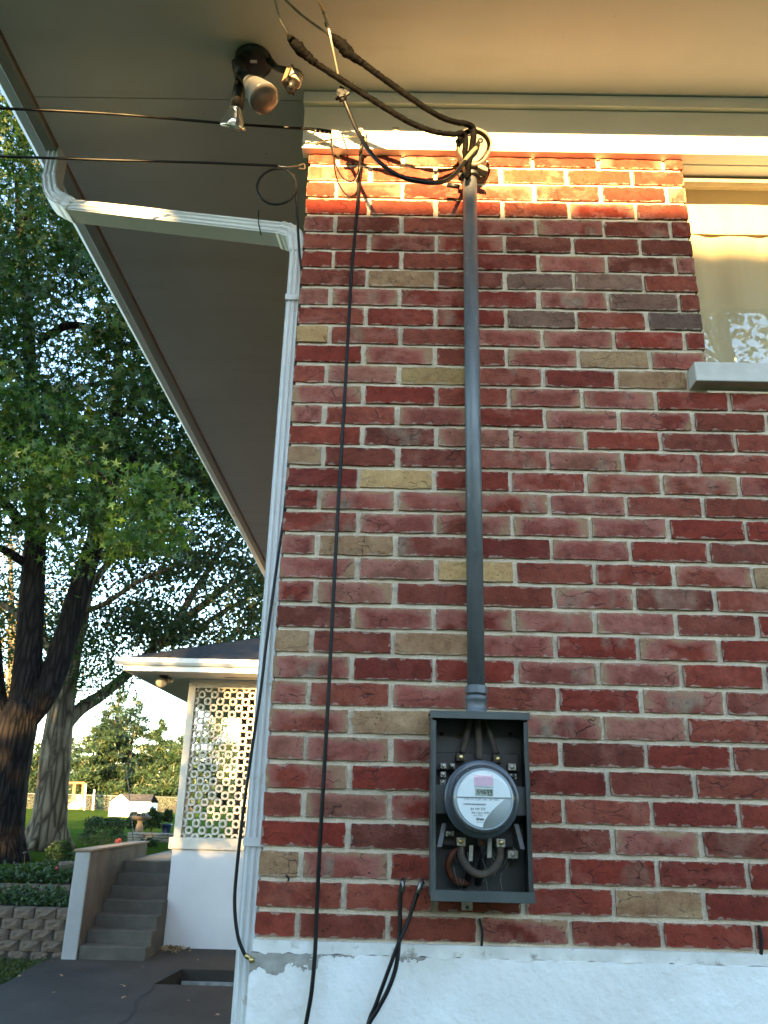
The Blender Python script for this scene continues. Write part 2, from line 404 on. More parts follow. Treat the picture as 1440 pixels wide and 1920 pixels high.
def rand_rot(n, upright=0.0):
    a = rng.normal(size=(n, 3)); a[:, 2] += upright*np.sign(rng.normal(size=n)+2.0)
    a /= np.linalg.norm(a, axis=1)[:, None]
    b = rng.normal(size=(n, 3)); b -= a*(a*b).sum(1)[:, None]; b /= np.linalg.norm(b, axis=1)[:, None]
    return np.stack([b, np.cross(a, b), a], 2)
def star_template():
    P = [(0, 0.10, 0)]
    tips = [(0, 1.0), (0.95, 0.38), (0.62, -0.62), (-0.62, -0.62), (-0.95, 0.38)]
    for k in range(5):
        tx, ty = tips[k]; nx, ny = tips[(k+1) % 5]
        P.append((tx*0.80, ty*0.80+0.05, -0.24+0.06*(k % 2)))
        f = 0.165 if k != 2 else 0.12
        P.append(((tx+nx)*f, (ty+ny)*f+0.06, 0.0))
    return np.array(P), np.array([(0, 1+i, 1+(i+1) % 10) for i in range(10)])
STAR = star_template()
OVAL = (np.array([(0, -0.55, 0), (0.32, 0, 0.06), (0, 0.6, -0.05), (-0.32, 0, 0.06)]), np.array([(0, 1, 2), (0, 2, 3)]))
NEEDLE = (np.array([(-0.10, -0.5, 0), (0.10, -0.5, 0), (0, 0.6, -0.1)]), np.array([(0, 1, 2)]))
def leaves(name, pos, size, mat, parent, tmpl=STAR, upright=0.6, rots=None):
    n = len(pos); T, F = tmpl
    R = rand_rot(n, upright) if rots is None else rots
    sz = np.asarray(size).reshape(-1, 1, 1)*np.ones((n, 1, 1))
    V = pos[:, None, :] + np.einsum('nij,kj->nki', R, T)*sz
    I = F[None]+(np.arange(n)*len(T))[:, None, None]
    return soup(name, V.reshape(-1, 3), I.reshape(-1, 3), mat, parent)

# ------------------------------------------------------------------ ground
GZ = -1.86
def lawn_z(x, y):
    if y < 12.55:
        if y < 2.0:
            t = min(1, max(0, (x+2.0)/1.6)); t = t*t*(3-2*t)
            k = min(1, max(0, (2.0-y)/2.0)); return GZ-0.05+0.55*t*k
        if -4.16 < x < 0.0 and y < 11.8: return GZ-0.7
        return GZ-0.05
    t = min(1, (y-12.55)/6.0)
    return -0.84+0.22*t+0.0005*max(0, y-20)
xs = sorted(set([-400, -200, -120, -80, -50, -35, -25, -18, -14, -11, -9, -7.5, -6.5, -5.8, -5.2, -4.7, -4.35, -4.17, -4.15, -3.5, -2.8, -2.0, -1.6, -1.2, -.8, -.4, 0, 1, 2, 4, 8, 14, 25, 50, 100, 250, 400]))
ys = sorted(set([-400, -200, -100, -60, -40, -25, -16, -10, -6, -4, -2, -1, 0, 1, 2, 4, 6, 8, 10, 11.5, 12.5, 12.56, 13.2, 14, 15, 16, 17.5, 19, 22, 26, 32, 40, 50, 60, 75, 100, 150, 250, 420, 700]))
gv = [(x, y, lawn_z(x, y)) for y in ys for x in xs]; nx = len(xs)
gf = [(j*nx+i, j*nx+i+1, (j+1)*nx+i+1, (j+1)*nx+i) for j in range(len(ys)-1) for i in range(nx-1)]
def mat_grass():
    s = NB('lawn'); s.set(1.0, 0, 0.0); v = s.coord()
    c = s.ramp(s.noise(0.6, v, 5), [(0.3, (0.050, 0.095, 0.012)), (0.7, (0.085, 0.130, 0.018))])
    c = s.mix(s.ramp(s.noise(40, v, 4, .7), [(0.35, 0.7), (0.6, 0.0)]), c, (0.025, 0.05, 0.014))
    c = s.mix(s.ramp(s.noise(2.3, v, 6, .7), [(0.52, 0.0), (0.70, 0.6)]), c, (0.10, 0.085, 0.035))
    s.col(c); s.bump(s.noise(60, v, 4, .7), 1.0, 0.05); return s.m
M_GRASS = mat_grass()
g = struct(MB().add(gv, gf, True).build('ground', M_GRASS))
g['label'] = 'green lawn sloping up behind the stairs'

def mat_drive():
    s = NB('driveway_asphalt'); s.set(0.85, 0, 0.35); v = s.coord()
    c = s.ramp(s.noise(1.1, v, 6, .6), [(0.3, (0.016, 0.0145, 0.012)), (0.7, (0.030, 0.026, 0.021))])
    sep = s.n('SeparateXYZ'); s.l(v, sep.inputs[0])
    f = s.math('ADD', s.math('MULTIPLY', s.math('SUBTRACT', sep.outputs['Y'], 10.2), 0.9), s.noise(1.6, v, 5))
    c = s.mix(s.ramp(f, [(0.35, 0.0), (1.0, 0.75)]), c, (0.060, 0.045, 0.031))
    c = s.mix(s.ramp(s.noise(150, v, 3, .7), [(0.35, 0.4), (0.5, 0.0)]), c, (0.03, 0.03, 0.03))
    c = s.mix(s.ramp(s.noise(.7, s.mapped(v, (1, .5, 1)), 6, .7), [(0.46, 0.0), (0.66, 0.7)]), c, (0.052, 0.046, 0.038))
    c = s.mix(s.ramp(s.noise(9, v, 5, .75), [(0.60, 0.0), (0.72, 0.5)]), c, (0.009, 0.009, 0.009))
    s.col(c); s.bump(s.math('ADD', s.noise(130, v, 4, .6), s.noise(4, v, 4)), 0.6, 0.012); return s.m
M_DRIVE = mat_drive()
PIT = [(-2.55, 9.40), (-2.44, 10.40), (-0.15, 10.40), (-0.15, 9.40)]
dm = MB()
outer = [(-4.38, 1.8), (-0.12, 1.8), (-0.12, 9.40), (-2.55, 9.40), (-4.33, 9.40)]
def sheet(poly, z): dm.add([(x, y, z) for x, y in poly], [tuple(range(len(poly)))])
sheet(outer, GZ)
sheet([(-4.33, 9.40), (-2.55, 9.40), (-2.44, 10.40), (-4.45, 10.40)], GZ)
sheet([(-4.45, 10.40), (-2.44, 10.40), (-0.15, 10.40), (3.0, 10.40), (3.0, 12.52), (-4.30, 12.52)], GZ)
D = 0.42
for (a, b) in ((0, 1), (1, 2), (3, 0)):
    p, q = PIT[a], PIT[b]
    dm.add([(p[0], p[1], GZ), (q[0], q[1], GZ), (q[0], q[1], GZ-D), (p[0], p[1], GZ-D)], [(0, 1, 2, 3)])
dm.add([(x, y, GZ-D) for x, y in PIT], [(0, 1, 2, 3)])
drive = struct(dm.build('driveway', M_DRIVE))
M_KERB = plain('pale_mortar_band', (0.27, 0.27, 0.24), 0.9, var=0.4, scale=9, bump=0.5)
MB().box((-2.42, 10.33, GZ-0.26), (-0.16, 10.395, GZ-0.14)).build('pit_ledge', M_KERB, drive)
cr = [W(292, 1846, 0), 0]
crk = [WZ(u, v, GZ+0.004) for u, v in ((291, 1846), (284, 1856), (276, 1862), (262, 1868), (256, 1877), (253, 1884), (254, 1891), (248, 1899), (243, 1908), (236, 1914), (222, 1921), (205, 1935))]
cm_ = MB()
for i in range(len(crk)-1):
    a, b = crk[i], crk[i+1]; ww = 0.012+0.008*random.random()
    cm_.add([a+Vector((-ww, 0, 0)), a+Vector((ww, 0, 0)), b+Vector((ww, 0, 0)), b+Vector((-ww, 0, 0))], [(0, 1, 2, 3)])
cm_.build('crack', plain('crack_dirt', (0.012, 0.011, 0.010), 1.0, bump=0), drive)

# ------------------------------------------------------------------ the brick house
house = thing('brick_house', (0.8, 0.5, GZ), 'red brick house corner with white foundation and deep grey eaves', 'house')
MOD = 0.2032
vrow = [292.5,320.6,353,384,417.5,450.6,484,519,554,590.6,627.5,663,700,738,776,814.6,852.5,894,934,976,1017,1061,1106,1152.7,1198,1247,1296,1348.7,1400,1453,1506.7,1561,1618,1676.7,1735]
zrow = []
for i, vv in enumerate(vrow):
    a = W(580-(vv-290)*105/1470, vv, 0).z
    zrow.append(0.55*a+0.45*(34.5-i)*0.0637)
def zb(i):   # boundary between course i-1 and i
    if i == 0: return zrow[0]+(zrow[0]-zrow[1])/2
    if i == 35: return 0.004
    return (zrow[i-1]+zrow[i])/2
ZTOP = 2.215
WALLX = 3.2
core = MB()
core.box((0.006, 0.0080, -0.004), (WALLX, 0.10, zb(13)-0.002))
core.box((0.006, 0.0080, zb(13)-0.002), (1.160, 0.10, 2.40))
core.box((0.006, 0.02, 2.30), (WALLX, 0.10, 2.42))
wall = core.build('wall', M_MORTAR, house)

def brick_mesh(L, H, seed, nx=7, nz=3, depth=0.085):
    r = random.Random(seed); V = []; F = []
    xs_ = [-L/2+L*i/nx for i in range(nx+1)]; zs_ = [-H/2+H*j/nz for j in range(nz+1)]
    for j in range(nz+1):
        for i in range(nx+1):
            e = (i in (0, nx)) or (j in (0, nz))
            x = xs_[i]; z = zs_[j]
            if i in (0, nx): x += r.uniform(-.0016, .0012)*(1 if i == nx else -1)
            if j in (0, nz): z += r.uniform(-.0016, .0012)*(1 if j == nz else -1)
            if e and i in (0, nx) and j in (0, nz):
                x *= 0.994; z *= 0.98
            y = r.uniform(0.0004, 0.0016) if e else r.uniform(-0.0024, 0.0012)
            V.append((x, y, z))
    for j in range(nz):
        for i in range(nx):
            a = j*(nx+1)+i; F.append((a, a+1, a+nx+2, a+nx+1))
    ring = [i for i in range(nx+1)] + [j*(nx+1)+nx for j in range(1, nz+1)] + [nz*(nx+1)+i for i in range(nx-1, -1, -1)] + [j*(nx+1) for j in range(nz-1, 0, -1)]
    o = len(V); V += [(V[k][0], depth, V[k][2]) for k in ring]; n = len(ring)
    for k in range(n): F.append((ring[(k+1) % n], ring[k], o+k, o+(k+1) % n))
    me = bpy.data.meshes.new('brick'); me.from_pydata(V, [], F); me.materials.append(M_BRICK)
    me.polygons.foreach_set('use_smooth', [q < nx*nz for q in range(len(F))]); me.update(); me.set_sharp_from_angle(angle=math.radians(35)); return me
BH = 0.0530
BFULL = [brick_mesh(MOD-0.0115, BH, 100+k) for k in range(14)]
BHALF = [brick_mesh(0.0875, BH, 200+k, 4, 3) for k in range(7)]
RED_ = [(0.215, 0.040, 0.028), (0.195, 0.040, 0.028), (0.235, 0.054, 0.038), (0.165, 0.034, 0.026), (0.215, 0.064, 0.046), (0.245, 0.074, 0.055), (0.185, 0.056, 0.042), (0.215, 0.046, 0.032), (0.15, 0.048, 0.036)]
RED = [(a*1.04, b*0.82, c*0.64) for a, b, c in RED_]
TONE = {'T': (0.52, 0.34, 0.15), 'O': (0.40, 0.265, 0.11), 'G': (0.34, 0.215, 0.115), 'D': (0.20, 0.115, 0.082), 'V': (0.125, 0.080, 0.064), 'P': (0.25, 0.068, 0.048), 'B': (0.26, 0.105, 0.068)}
SPEC = {2: [(1260, 'P')], 4: [(600, 'P')], 6: [(1100, 'P'), (1270, 'P')], 7: [(755, 'G'), (1010, 'D'), (1140, 'D')], 8: [(1205, 'D'), (690, 'P'), (1030, 'P')], 9: [(1020, 'D'), (1270, 'V')],
        10: [(590, 'T'), (1000, 'P'), (1080, 'P')], 11: [(750, 'P'), (1000, 'P'), (1150, 'G'), (1270, 'P')], 12: [(810, 'O'), (1220, 'G'), (680, 'B')], 13: [(610, 'P'), (1010, 'P'), (1150, 'P')],
        14: [(590, 'P'), (780, 'P'), (1080, 'P')], 15: [(845, 'B'), (1050, 'P')], 16: [(572, 'G'), (1090, 'B')], 17: [(746, 'T')], 18: [(660, 'P'), (1100, 'P'), (790, 'P')],
        19: [(740, 'P'), (1030, 'P'), (1140, 'P')], 20: [(560, 'P'), (668, 'G'), (1100, 'P')], 21: [(890, 'T'), (745, 'B'), (1430, 'G'), (600, 'P')], 22: [(1100, 'P'), (640, 'B')], 23: [(740, 'P'), (1090, 'P'), (1260, 'P')],
        24: [(548, 'G'), (806, 'G'), (970, 'P')], 25: [(580, 'P'), (1050, 'P'), (1200, 'P')], 26: [(545, 'P'), (810, 'P'), (1230, 'P')], 27: [(734, 'G'), (1210, 'B'), (1050, 'P')],
        28: [(535, 'B'), (660, 'P')], 30: [(650, 'B')], 31: [(1230, 'P')], 32: [(520, 'G'), (680, 'P')], 33: [(1240, 'G')]}
nb = 0
brnd = random.Random(3)
for i in range(35):
    zc = (zb(i)+zb(i+1))/2; hh = zb(i)-zb(i+1)
    xend = 1.166 if i <= 11 else (1.104 if i == 12 else 1.80)
    joints = [0.0]; x = 0.0931+brnd.uniform(-.003, .003) if i % 2 == 0 else 0.198+brnd.uniform(-.004, .004)
    while x < xend-0.035:
        joints.append(x); x += MOD
    joints.append(xend if i <= 12 else x)
    spec = {}
    for (uu, code) in SPEC.get(i, []):
        xw = W(uu, vrow[i], 0).x
        for k in range(len(joints)-1):
            if joints[k] <= xw < joints[k+1]: spec[k] = code
    for k in range(len(joints)-1):
        j = 0.0115
        x0 = joints[k]+(j/2 if k else 0.0); x1 = joints[k+1]-(j/2 if (k < len(joints)-2 or i > 12) else 0.0)
        x0 += brnd.uniform(-.0015, .0015) if k else 0; x1 += brnd.uniform(-.0015, .0015)
        L = x1-x0; half = L < 0.14
        me = brnd.choice(BHALF if half else BFULL)
        o = bpy.data.objects.new('brick', me); COL.objects.link(o)
        o.location = ((x0+x1)/2, brnd.uniform(-0.0015, 0.002), zc+brnd.uniform(-.0008, .0008))
        o.scale = (L/(0.0875 if half else MOD-0.0115), 1, (hh-0.0107)/BH)
        o.rotation_euler = (brnd.uniform(-.006, .006), brnd.uniform(-.006, .006), brnd.uniform(-.008, .008))
        adopt(o, wall)
        code = spec.get(k)
        if code: c = TONE[code]; al = {'P': 1.0, 'B': 1.0}.get(code, 0.0)
        else:
            c = brnd.choice(RED); al = brnd.choice([0, 0.2, 0.4, 0.6, 0.8, 0.95]) if i < 27 else brnd.choice([0, 0, 0.2, 0.3, 0.5, 0.95])
        jit = brnd.uniform(0.88, 1.14)
        o.color = (c[0]*jit, c[1]*jit, c[2]*jit, al); nb += 1
# the return wall round the corner and the far right stretch: bricks joined
def joined_bricks(name, cells, parent):
    mb = MB()
    for (a, b) in cells: mb.box(a, b)
    m = NB('return_brick'); m.set(0.85, 0, 0.3); gi = m.n('NewGeometry')
    m.col(m.ramp(gi.outputs['Random Per Island'], [(0.0, RED[0]), (0.3, RED[2]), (0.6, TONE['P']), (0.8, RED[3]), (0.95, TONE['G'])]))
    m.bump(m.noise(40, m.coord(), 5, .65), 0.8, 0.005)
    o = mb.build(name, m.m, parent); o['kind'] = 'stuff'; return o
cells = []
for i in range(35):
    y = 0.10 if i % 2 else 0.205
    while y < 11.0:
        cells.append(((0.0, y+.005, zb(i+1)+.005), (0.05, min(y+MOD-.006, 11), zb(i)-.005))); y += MOD
joined_bricks('return_brickwork', cells, wall)
cells = []
for i in range(13, 35):
    x = 2.05
    while x < WALLX-0.1:
        cells.append(((x+.005, 0.0, zb(i+1)+.005), (x+MOD-.006, 0.05, zb(i)-.005))); x += MOD
joined_bricks('far_brickwork', cells, wall)
shell = MB()
shell.box((0.006, 0.101, -0.004), (0.10, 11.0, 2.42))
shell.box((0.10, 10.9, -0.004), (9.0, 11.0, 2.42)); shell.box((8.9, 0.0, -2.0), (9.0, 10.9, 2.42))
shell.box((2.62, 0.0065, zb(13)), (8.9, 0.10, 2.42)); shell.box((WALLX, 0.0065, -0.01), (8.9, 0.10, zb(13)-.001))
shell.build('rear_wall', M_MORTAR, house)
# foundation: a painted mortar lip above, parged wall below, finely lumpy
def lumpy(x0, x1, z0, z1, y, nx_, nz_, amp, seed, zamp=0.0):
    r = random.Random(seed); mb = MB(); V = []
    for j in range(nz_+1):
        for i in range(nx_+1):
            V.append((x0+(x1-x0)*i/nx_, y+r.uniform(-amp, amp), z0+(z1-z0)*j/nz_+(zamp*(math.sin(i*.9+seed)+.7*math.sin(i*2.3)+r.uniform(-1, 1)) if j < nz_ else 0)))
    n = len(V)
    F = [(j*(nx_+1)+i, j*(nx_+1)+i+1, (j+1)*(nx_+1)+i+1, (j+1)*(nx_+1)+i) for j in range(nz_) for i in range(nx_)]
    mb.add(V, F, True)
    V2 = [V[nz_*(nx_+1)+i] for i in range(nx_+1)] + [(V[nz_*(nx_+1)+i][0], y+0.16, z1) for i in range(nx_+1)]
    mb.add(V2, [(i, i+1, nx_+2+i, nx_+1+i) for i in range(nx_)])
    V3 = [V[j*(nx_+1)] for j in range(nz_+1)] + [(x0, y+0.16, V[j*(nx_+1)][2]) for j in range(nz_+1)]
    mb.add(V3, [(j+1, j, nz_+1+j, nz_+2+j) for j in range(nz_)])
    return mb
fnd = lumpy(-0.004, WALLX, -2.0, -0.0225, -0.006, 90, 30, 0.0022, 5)
fo = fnd.build('foundation', M_PARGE, house)
MB().box((0.0, -0.001, -2.0), (0.10, 11.0, -0.012)).build('foundation_return', M_PARGE, house)
lip = lumpy(0.0, WALLX, -0.023, 0.002, -0.0055, 240, 2, 0.0022, 8, 0.0016)
lip.build('mortar_lip', plain('lip_paint', (0.66, 0.65, 0.61), 0.85, var=0.15, scale=12, bump=0.5, bscale=90, dirt=((0.30, 0.28, 0.24), 16, 0.58)), fo)
# dark open head joints near the meter and at the right
for (uu, v0, v1, wd) in ((899, 1722, 1775, .006), (1423, 1735, 1790, .008), (536, 1641, 1652, .005)):
    a = W(uu, v0, -0.003); b = W(uu+4, v1, -0.003)
    MB().tube(spline([a, (a+b)/2+Vector((.004, 0, 0)), b], 3), wd/2, 5).build('open_joint', MATS['crack_dirt'], wall)

# frieze, crown strip, soffit, fascia, roof
ZS = 2.423
EX, EY = -0.952, -0.95
fr_t = 2.375; fr_b = 2.2085
frz = MB().box((-0.020, -0.026, fr_b), (WALLX+5, 0.0185, fr_t)).build('frieze_board', M_WHITE, house, bevel=0.0012)
MB().box((-0.024, -0.042, fr_t+0.003), (WALLX+5, 0.0185, ZS-0.001)).build('crown_strip', M_WHITE, house, bevel=0.002)
sof = MB()
sp = [((-0.905, -0.905), (1.452, -0.0035)), ((1.4555, -0.905), (4.0, -0.0035)), ((-0.905, -0.0005), (-0.0, 2.44)), ((-0.905, 2.443), (-0.0, 4.88)), ((-0.905, 4.883), (-0.0, 11.9))]
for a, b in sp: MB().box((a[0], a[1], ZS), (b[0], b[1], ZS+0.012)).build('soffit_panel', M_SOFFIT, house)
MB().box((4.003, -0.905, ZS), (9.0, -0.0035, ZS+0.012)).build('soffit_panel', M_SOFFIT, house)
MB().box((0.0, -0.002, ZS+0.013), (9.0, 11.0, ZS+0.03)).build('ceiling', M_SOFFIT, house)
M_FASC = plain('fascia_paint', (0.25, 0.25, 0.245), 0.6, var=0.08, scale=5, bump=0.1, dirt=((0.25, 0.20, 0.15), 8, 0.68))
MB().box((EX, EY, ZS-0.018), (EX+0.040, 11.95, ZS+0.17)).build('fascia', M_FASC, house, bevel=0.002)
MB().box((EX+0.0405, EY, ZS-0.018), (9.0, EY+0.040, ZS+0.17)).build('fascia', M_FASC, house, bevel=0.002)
MB().box((-0.9115, -0.9095, ZS-0.006), (-0.9065, 11.9, ZS+0.012)).build('soffit_trim', plain('rusty_trim', (0.20, 0.12, 0.07), 0.8, var=0.4, scale=6), house)
gut = MB()
gp = [(EX-0.001, ZS+0.155), (EX-0.001, ZS+0.04), (EX-0.06, ZS+0.03), (EX-0.10, ZS+0.08), (EX-0.11, ZS+0.15), (EX-0.10, ZS+0.15), (EX-0.09, ZS+0.085), (EX-0.055, ZS+0.042), (EX-0.008, ZS+0.05), (EX-0.008, ZS+0.155)]
gut.prism([(a, EY, b) for a, b in gp], (0, 12.85, 0)).build('gutter', M_SPOUT, house)
M_SHING = NB('shingles'); M_SHING.set(0.9, 0, .2); _v = M_SHING.coord()
_bt = M_SHING.n('TexBrick'); _bt.inputs['Scale'].default_value = 5.5; _bt.inputs['Color1'].default_value = (0.030, 0.032, 0.036, 1); _bt.inputs['Color2'].default_value = (0.055, 0.057, 0.062, 1); _bt.inputs['Mortar'].default_value = (0.012, 0.012, 0.013, 1); _bt.inputs['Mortar Size'].default_value = 0.03
M_SHING.l(_v, _bt.inputs['Vector']); M_SHING.col(_bt.outputs['Color']); M_SHING.bump(M_SHING.noise(200, _v, 3, .7), .5, .004); M_SHING = M_SHING.m
def hip_roof(x0, x1, y0, y1, z, rise):
    r = min(x1-x0, y1-y0)/2
    xm, ym = (x0+x1)/2, (y0+y1)/2
    if x1-x0 > y1-y0: A, B = (x0+r, ym, z+rise), (x1-r, ym, z+rise)
    else: A, B = (xm, y0+r, z+rise), (xm, y1-r, z+rise)
    V = [(x0,y0,z),(x1,y0,z),(x1,y1,z),(x0,y1,z),A,B]
    if x1-x0 > y1-y0: F = [(0,1,5,4),(1,2,5),(2,3,4,5),(3,0,4)]
    else: F = [(0,1,4),(1,2,5,4),(2,3,5),(3,0,4,5)]
    return V, F+[(3,2,1,0)]
MB().add(*hip_roof(EX-0.06, 9.1, EY-0.06, 12.0, ZS+0.172, 1.9)).build('roof', M_SHING, house)
# window
XW = 1.163
zst = 1.462
MB().box((1.110, -0.047, 1.403), (2.62, 0.012, zst)).build('window_sill', M_STONE, house, bevel=0.002)
zhb = 2.2060; zfb = W(1360, 344, .07).z
win = MB().box((XW, 0.019, 2.2065), (2.60, 0.12, 2.28)).build('window_lintel', M_WHITE, house, bevel=0.0015)
fm = MB()
fm.box((XW+.002, 0.064, zfb), (2.60, 0.100, zhb-.010)); fm.box((XW+.002, 0.068, zhb-.009), (2.60, 0.10, zhb)); fm.box((XW+.002, 0.066, zst+0.001), (XW+0.010, 0.090, zfb-.001))
fm.box((2.585, 0.066, zst+0.001), (2.60, 0.10, zfb-.001)); fm.box((XW+.011, 0.066, zst+0.001), (2.584, 0.10, zst+0.012)); fm.box((1.86, 0.067, zst+0.013), (1.90, 0.099, zfb-.001))
fm.build('window_frame', plain('bronze_frame', (0.20, 0.17, 0.13), 0.5, var=0.15), win)
MB().box((XW+0.011, 0.082, zst+0.013), (1.859, 0.085, zfb-.001)).build('pane', M_WGLASS, win)
MB().box((1.901, 0.082, zst+0.013), (2.584, 0.085, zfb-.001)).build('pane', M_WGLASS, win)
# curtain in the window
cur = thing('curtain', (1.8, 0.14, zst), 'cream curtain with soft folds hanging behind the window glass', 'curtain')
cv = []; cn = 130
for zz in (zst-0.02, 1.75, 2.12):
    for i in range(cn+1):
        x = XW-0.06+1.5*i/cn
        cv.append((x, 0.1615+0.0045*math.sin(x*31+1.5*math.sin(x*9))+0.002*math.sin(x*74), zz))
cf = [(j*(cn+1)+i, j*(cn+1)+i+1, (j+1)*(cn+1)+i+1, (j+1)*(cn+1)+i) for j in range(2) for i in range(cn)]
MB().add(cv, cf, True).build('drape', M_CURTAIN, cur)
vv_ = [(x, 0.152+0.001*math.sin(x*17), z+0.0012*math.sin(x*22)*(z < 2.1)) for z in (W(1360, 430, .128).z, 2.26) for x in [XW-0.06+1.5*i/40 for i in range(41)]]
MB().add(vv_, [(i, i+1, 42+i, 41+i) for i in range(40)], True).build('valance', M_CURTAIN, cur)
MB().box((1.0, 0.3, 1.0), (2.7, 0.31, 2.42)).build('room_wall', M_SOFFIT, house)

# ------------------------------------------------------------------ downspout
sp_ = thing('downspout', (-0.04, 0.07, GZ), 'white ribbed metal downspout bending from the eave to the brick corner', 'downspout')
def spout_section(w_, d_, ribs=True):
    """ribbed rectangle in (a, b): a across the front, b depth"""
    P = []
    n = 12
    for k in range(n+1):
        a = -w_/2+w_*k/n
        rb = 0.0022*(1 if k % 4 in (1, 2) else -1) if 0 < k < n else 0
        P.append((a, -d_/2-rb))
    for k in range(1, 4): P.append((w_/2, -d_/2+d_*k/4))
    for k in range(n+1): P.append((w_/2-w_*k/n, d_/2))
    for k in range(1, 4): P.append((-w_/2, d_/2-d_*k/4))
    return P
def sweep_sec(mb, pts, side, sec, scales=None):
    pts = [Vector(p) for p in pts]; n = len(pts); m = len(sec); V = []
    for i, p in enumerate(pts):
        t = (pts[min(i+1, n-1)]-pts[max(0, i-1)]).normalized()
        sd = (Vector(side)-t*Vector(side).dot(t)).normalized(); fr = t.cross(sd)
        k = scales[i] if scales else 1.0
        for a, b in sec: V.append(p+fr*a*k+sd*(-b)*k)
    F = [(i*m+k, i*m+(k+1) % m, (i+1)*m+(k+1) % m, (i+1)*m+k) for i in range(n-1) for k in range(m)]
    F += [tuple(range(m-1, -1, -1)), tuple((n-1)*m+k for k in range(m))]
    mb.add(V, F)
SEC = spout_section(0.044, 0.066)
SECD = spout_section(0.047, 0.069)
front = (0, -1, 0)
A0 = Vector((-0.925, 0.245, 2.455)); A1 = W(96, 352, 0.235); A2 = W(140, 396, 0.222); A3 = W(535, 441, 0.105)
A4x = -0.025; A4 = Vector((A4x, 0.096, W(557, 480, 0.09).z))
el1 = spline([A1+(A0-A1).normalized()*0.03, A1*0.6+A2*0.4+Vector((-0.012, 0, -0.012)), A2], 6)
mb = MB(); sweep_sec(mb, [A0, A1+(A0-A1).normalized()*0.028], front, SEC); mb.build('outlet_pipe', M_SPOUT, sp_)
mb = MB(); sweep_sec(mb, el1, front, SECD, [1.04+0.05*(k % 2) for k in range(len(el1))]); mb.build('elbow', M_SPOUT, sp_)
mb = MB(); sweep_sec(mb, [A2+(A2-A3).normalized()*0.01, A2*0.5+A3*0.5, A3], front, SEC); mb.build('sloping_pipe', M_SPOUT, sp_)
el2 = spline([A3+(A2-A3).normalized()*0.012, A3*0.5+A4*0.5+Vector((0.010, 0, 0.020)), A4], 6)
mb = MB(); sweep_sec(mb, el2, front, SECD, [1.04+0.05*(k % 2) for k in range(len(el2))]); mb.build('elbow', M_SPOUT, sp_)
mb = MB(); sweep_sec(mb, [A4+Vector((0, 0, .01)), Vector((A4x, 0.096, 1.0)), Vector((A4x, 0.096, 0.1)), Vector((A4x, 0.096, GZ+0.10))], front, SEC); mb.build('wall_pipe', M_SPOUT, sp_)
for zc in (1.72, 0.20):
    MB().box((A4x-0.0245, 0.0575, zc-0.010), (A4x+0.0235, 0.0590, zc+0.010)).box((A4x-0.0245, 0.0591, zc-0.010), (A4x-0.0232, 0.13, zc+0.010)).build('strap', M_SPOUT, sp_)
sw = W(487, 420, 0.10)
MB().tube([sw+Vector((0, -.04, .02)), sw+Vector((0.005, -.045, -.03)), sw+Vector((0.012, -.02, -.06))], .0022, 5).build('seam_wire', M_DARK, sp_)

# ------------------------------------------------------------------ conduit mast and weatherhead
CXm = W(880, 700, -0.045)
mast = thing('service_mast', (W(893, 1330, -0.05).x, -0.05, W(893, 1330, -0.05).z), 'grey metal service conduit with cast weatherhead rising above the meter box', 'conduit')
ptop = W(881, 345, -0.045); pbot = W(893, 1286, -0.05)
MB().tube([ptop+Vector((0, 0, 0.02)), ptop*0.5+pbot*0.5, pbot-Vector((0, 0, .01))], 0.0212, 28).build('pipe', M_GALV, mast)
mb = MB()
h0 = W(893, 1286, -0.05); h1 = W(893, 1301, -0.05); h2 = W(893, 1305, -0.05); h3 = W(893, 1314, -0.05); h4 = W(893, 1337, -0.052)
ax = (h4-h0).normalized()
mb.lathe(h0, ax, [(0, .0225), (.001, .0265), ((h1-h0).length, .0268), ((h1-h0).length+.0005, .0235)], 8, False)
mb.build('compression_nut', M_GALV, mast)
mb = MB(); mb.lathe(h1, ax, [(0, .0225), ((h2-h1).length, .0225)], 24); mb.build('gasket', M_DARK, mast)
mb = MB()
mb.lathe(h2, ax, [(0, .0235), (.001, .0258), ((h3-h2).length, .0262), ((h3-h2).length+.001, .0248), ((h4-h2).length-.004, .0250), ((h4-h2).length, .030)], 24)
mb.build('threaded_hub', M_GALV, mast)
# weatherhead: a domed oval shell, its opening cast with cable holes, clamped to the pipe
wh_c = W(888, 277, -0.075); wr = 0.047
def oval(cx, cz, w2, htop, hbot, y, n=40, taper=0.0):
    P = []
    for k in range(n):
        a = 2*math.pi*k/n
        sx = math.sin(a); cz_ = math.cos(a)
        x = cx+w2*sx*(1-taper*max(0, -cz_)); z = cz+(htop*cz_ if cz_ > 0 else hbot*cz_)
        P.append((x, y, z))
    return P
zc = wh_c.z; xc = wh_c.x
rings = [oval(xc, zc, .020, .022, .045, -0.012), oval(xc, zc, .040, .045, .064, -0.022, taper=.15), oval(xc, zc, 0.0520, .058, .078, -0.050, taper=.18), oval(xc, zc, 0.0545, .061, .081, -0.082, taper=.18), oval(xc, zc, 0.0545, .061, .081, -0.094, taper=.18), oval(xc, zc, 0.0495, .056, .075, -0.095, taper=.18), oval(xc, zc, 0.0495, .056, .075, -0.086, taper=.18)]
mb = MB(); n = 40; V = [p for r in rings for p in r]
F = [(i*n+k, i*n+(k+1) % n, (i+1)*n+(k+1) % n, (i+1)*n+k) for i in range(len(rings)-1) for k in range(n)]
mb.add(V, F+[tuple(range(n))], True); shellw = mb.build('weatherhead_cap', M_DIE, mast)
mb = MB()
fp = oval(xc-0.003, zc-0.004, .043, .048, .062, -0.0885, taper=.2)
mb.prism(fp, (0, 0.012, 0)); mb.build('cable_plate', M_DIE, mast, bevel=0.002)
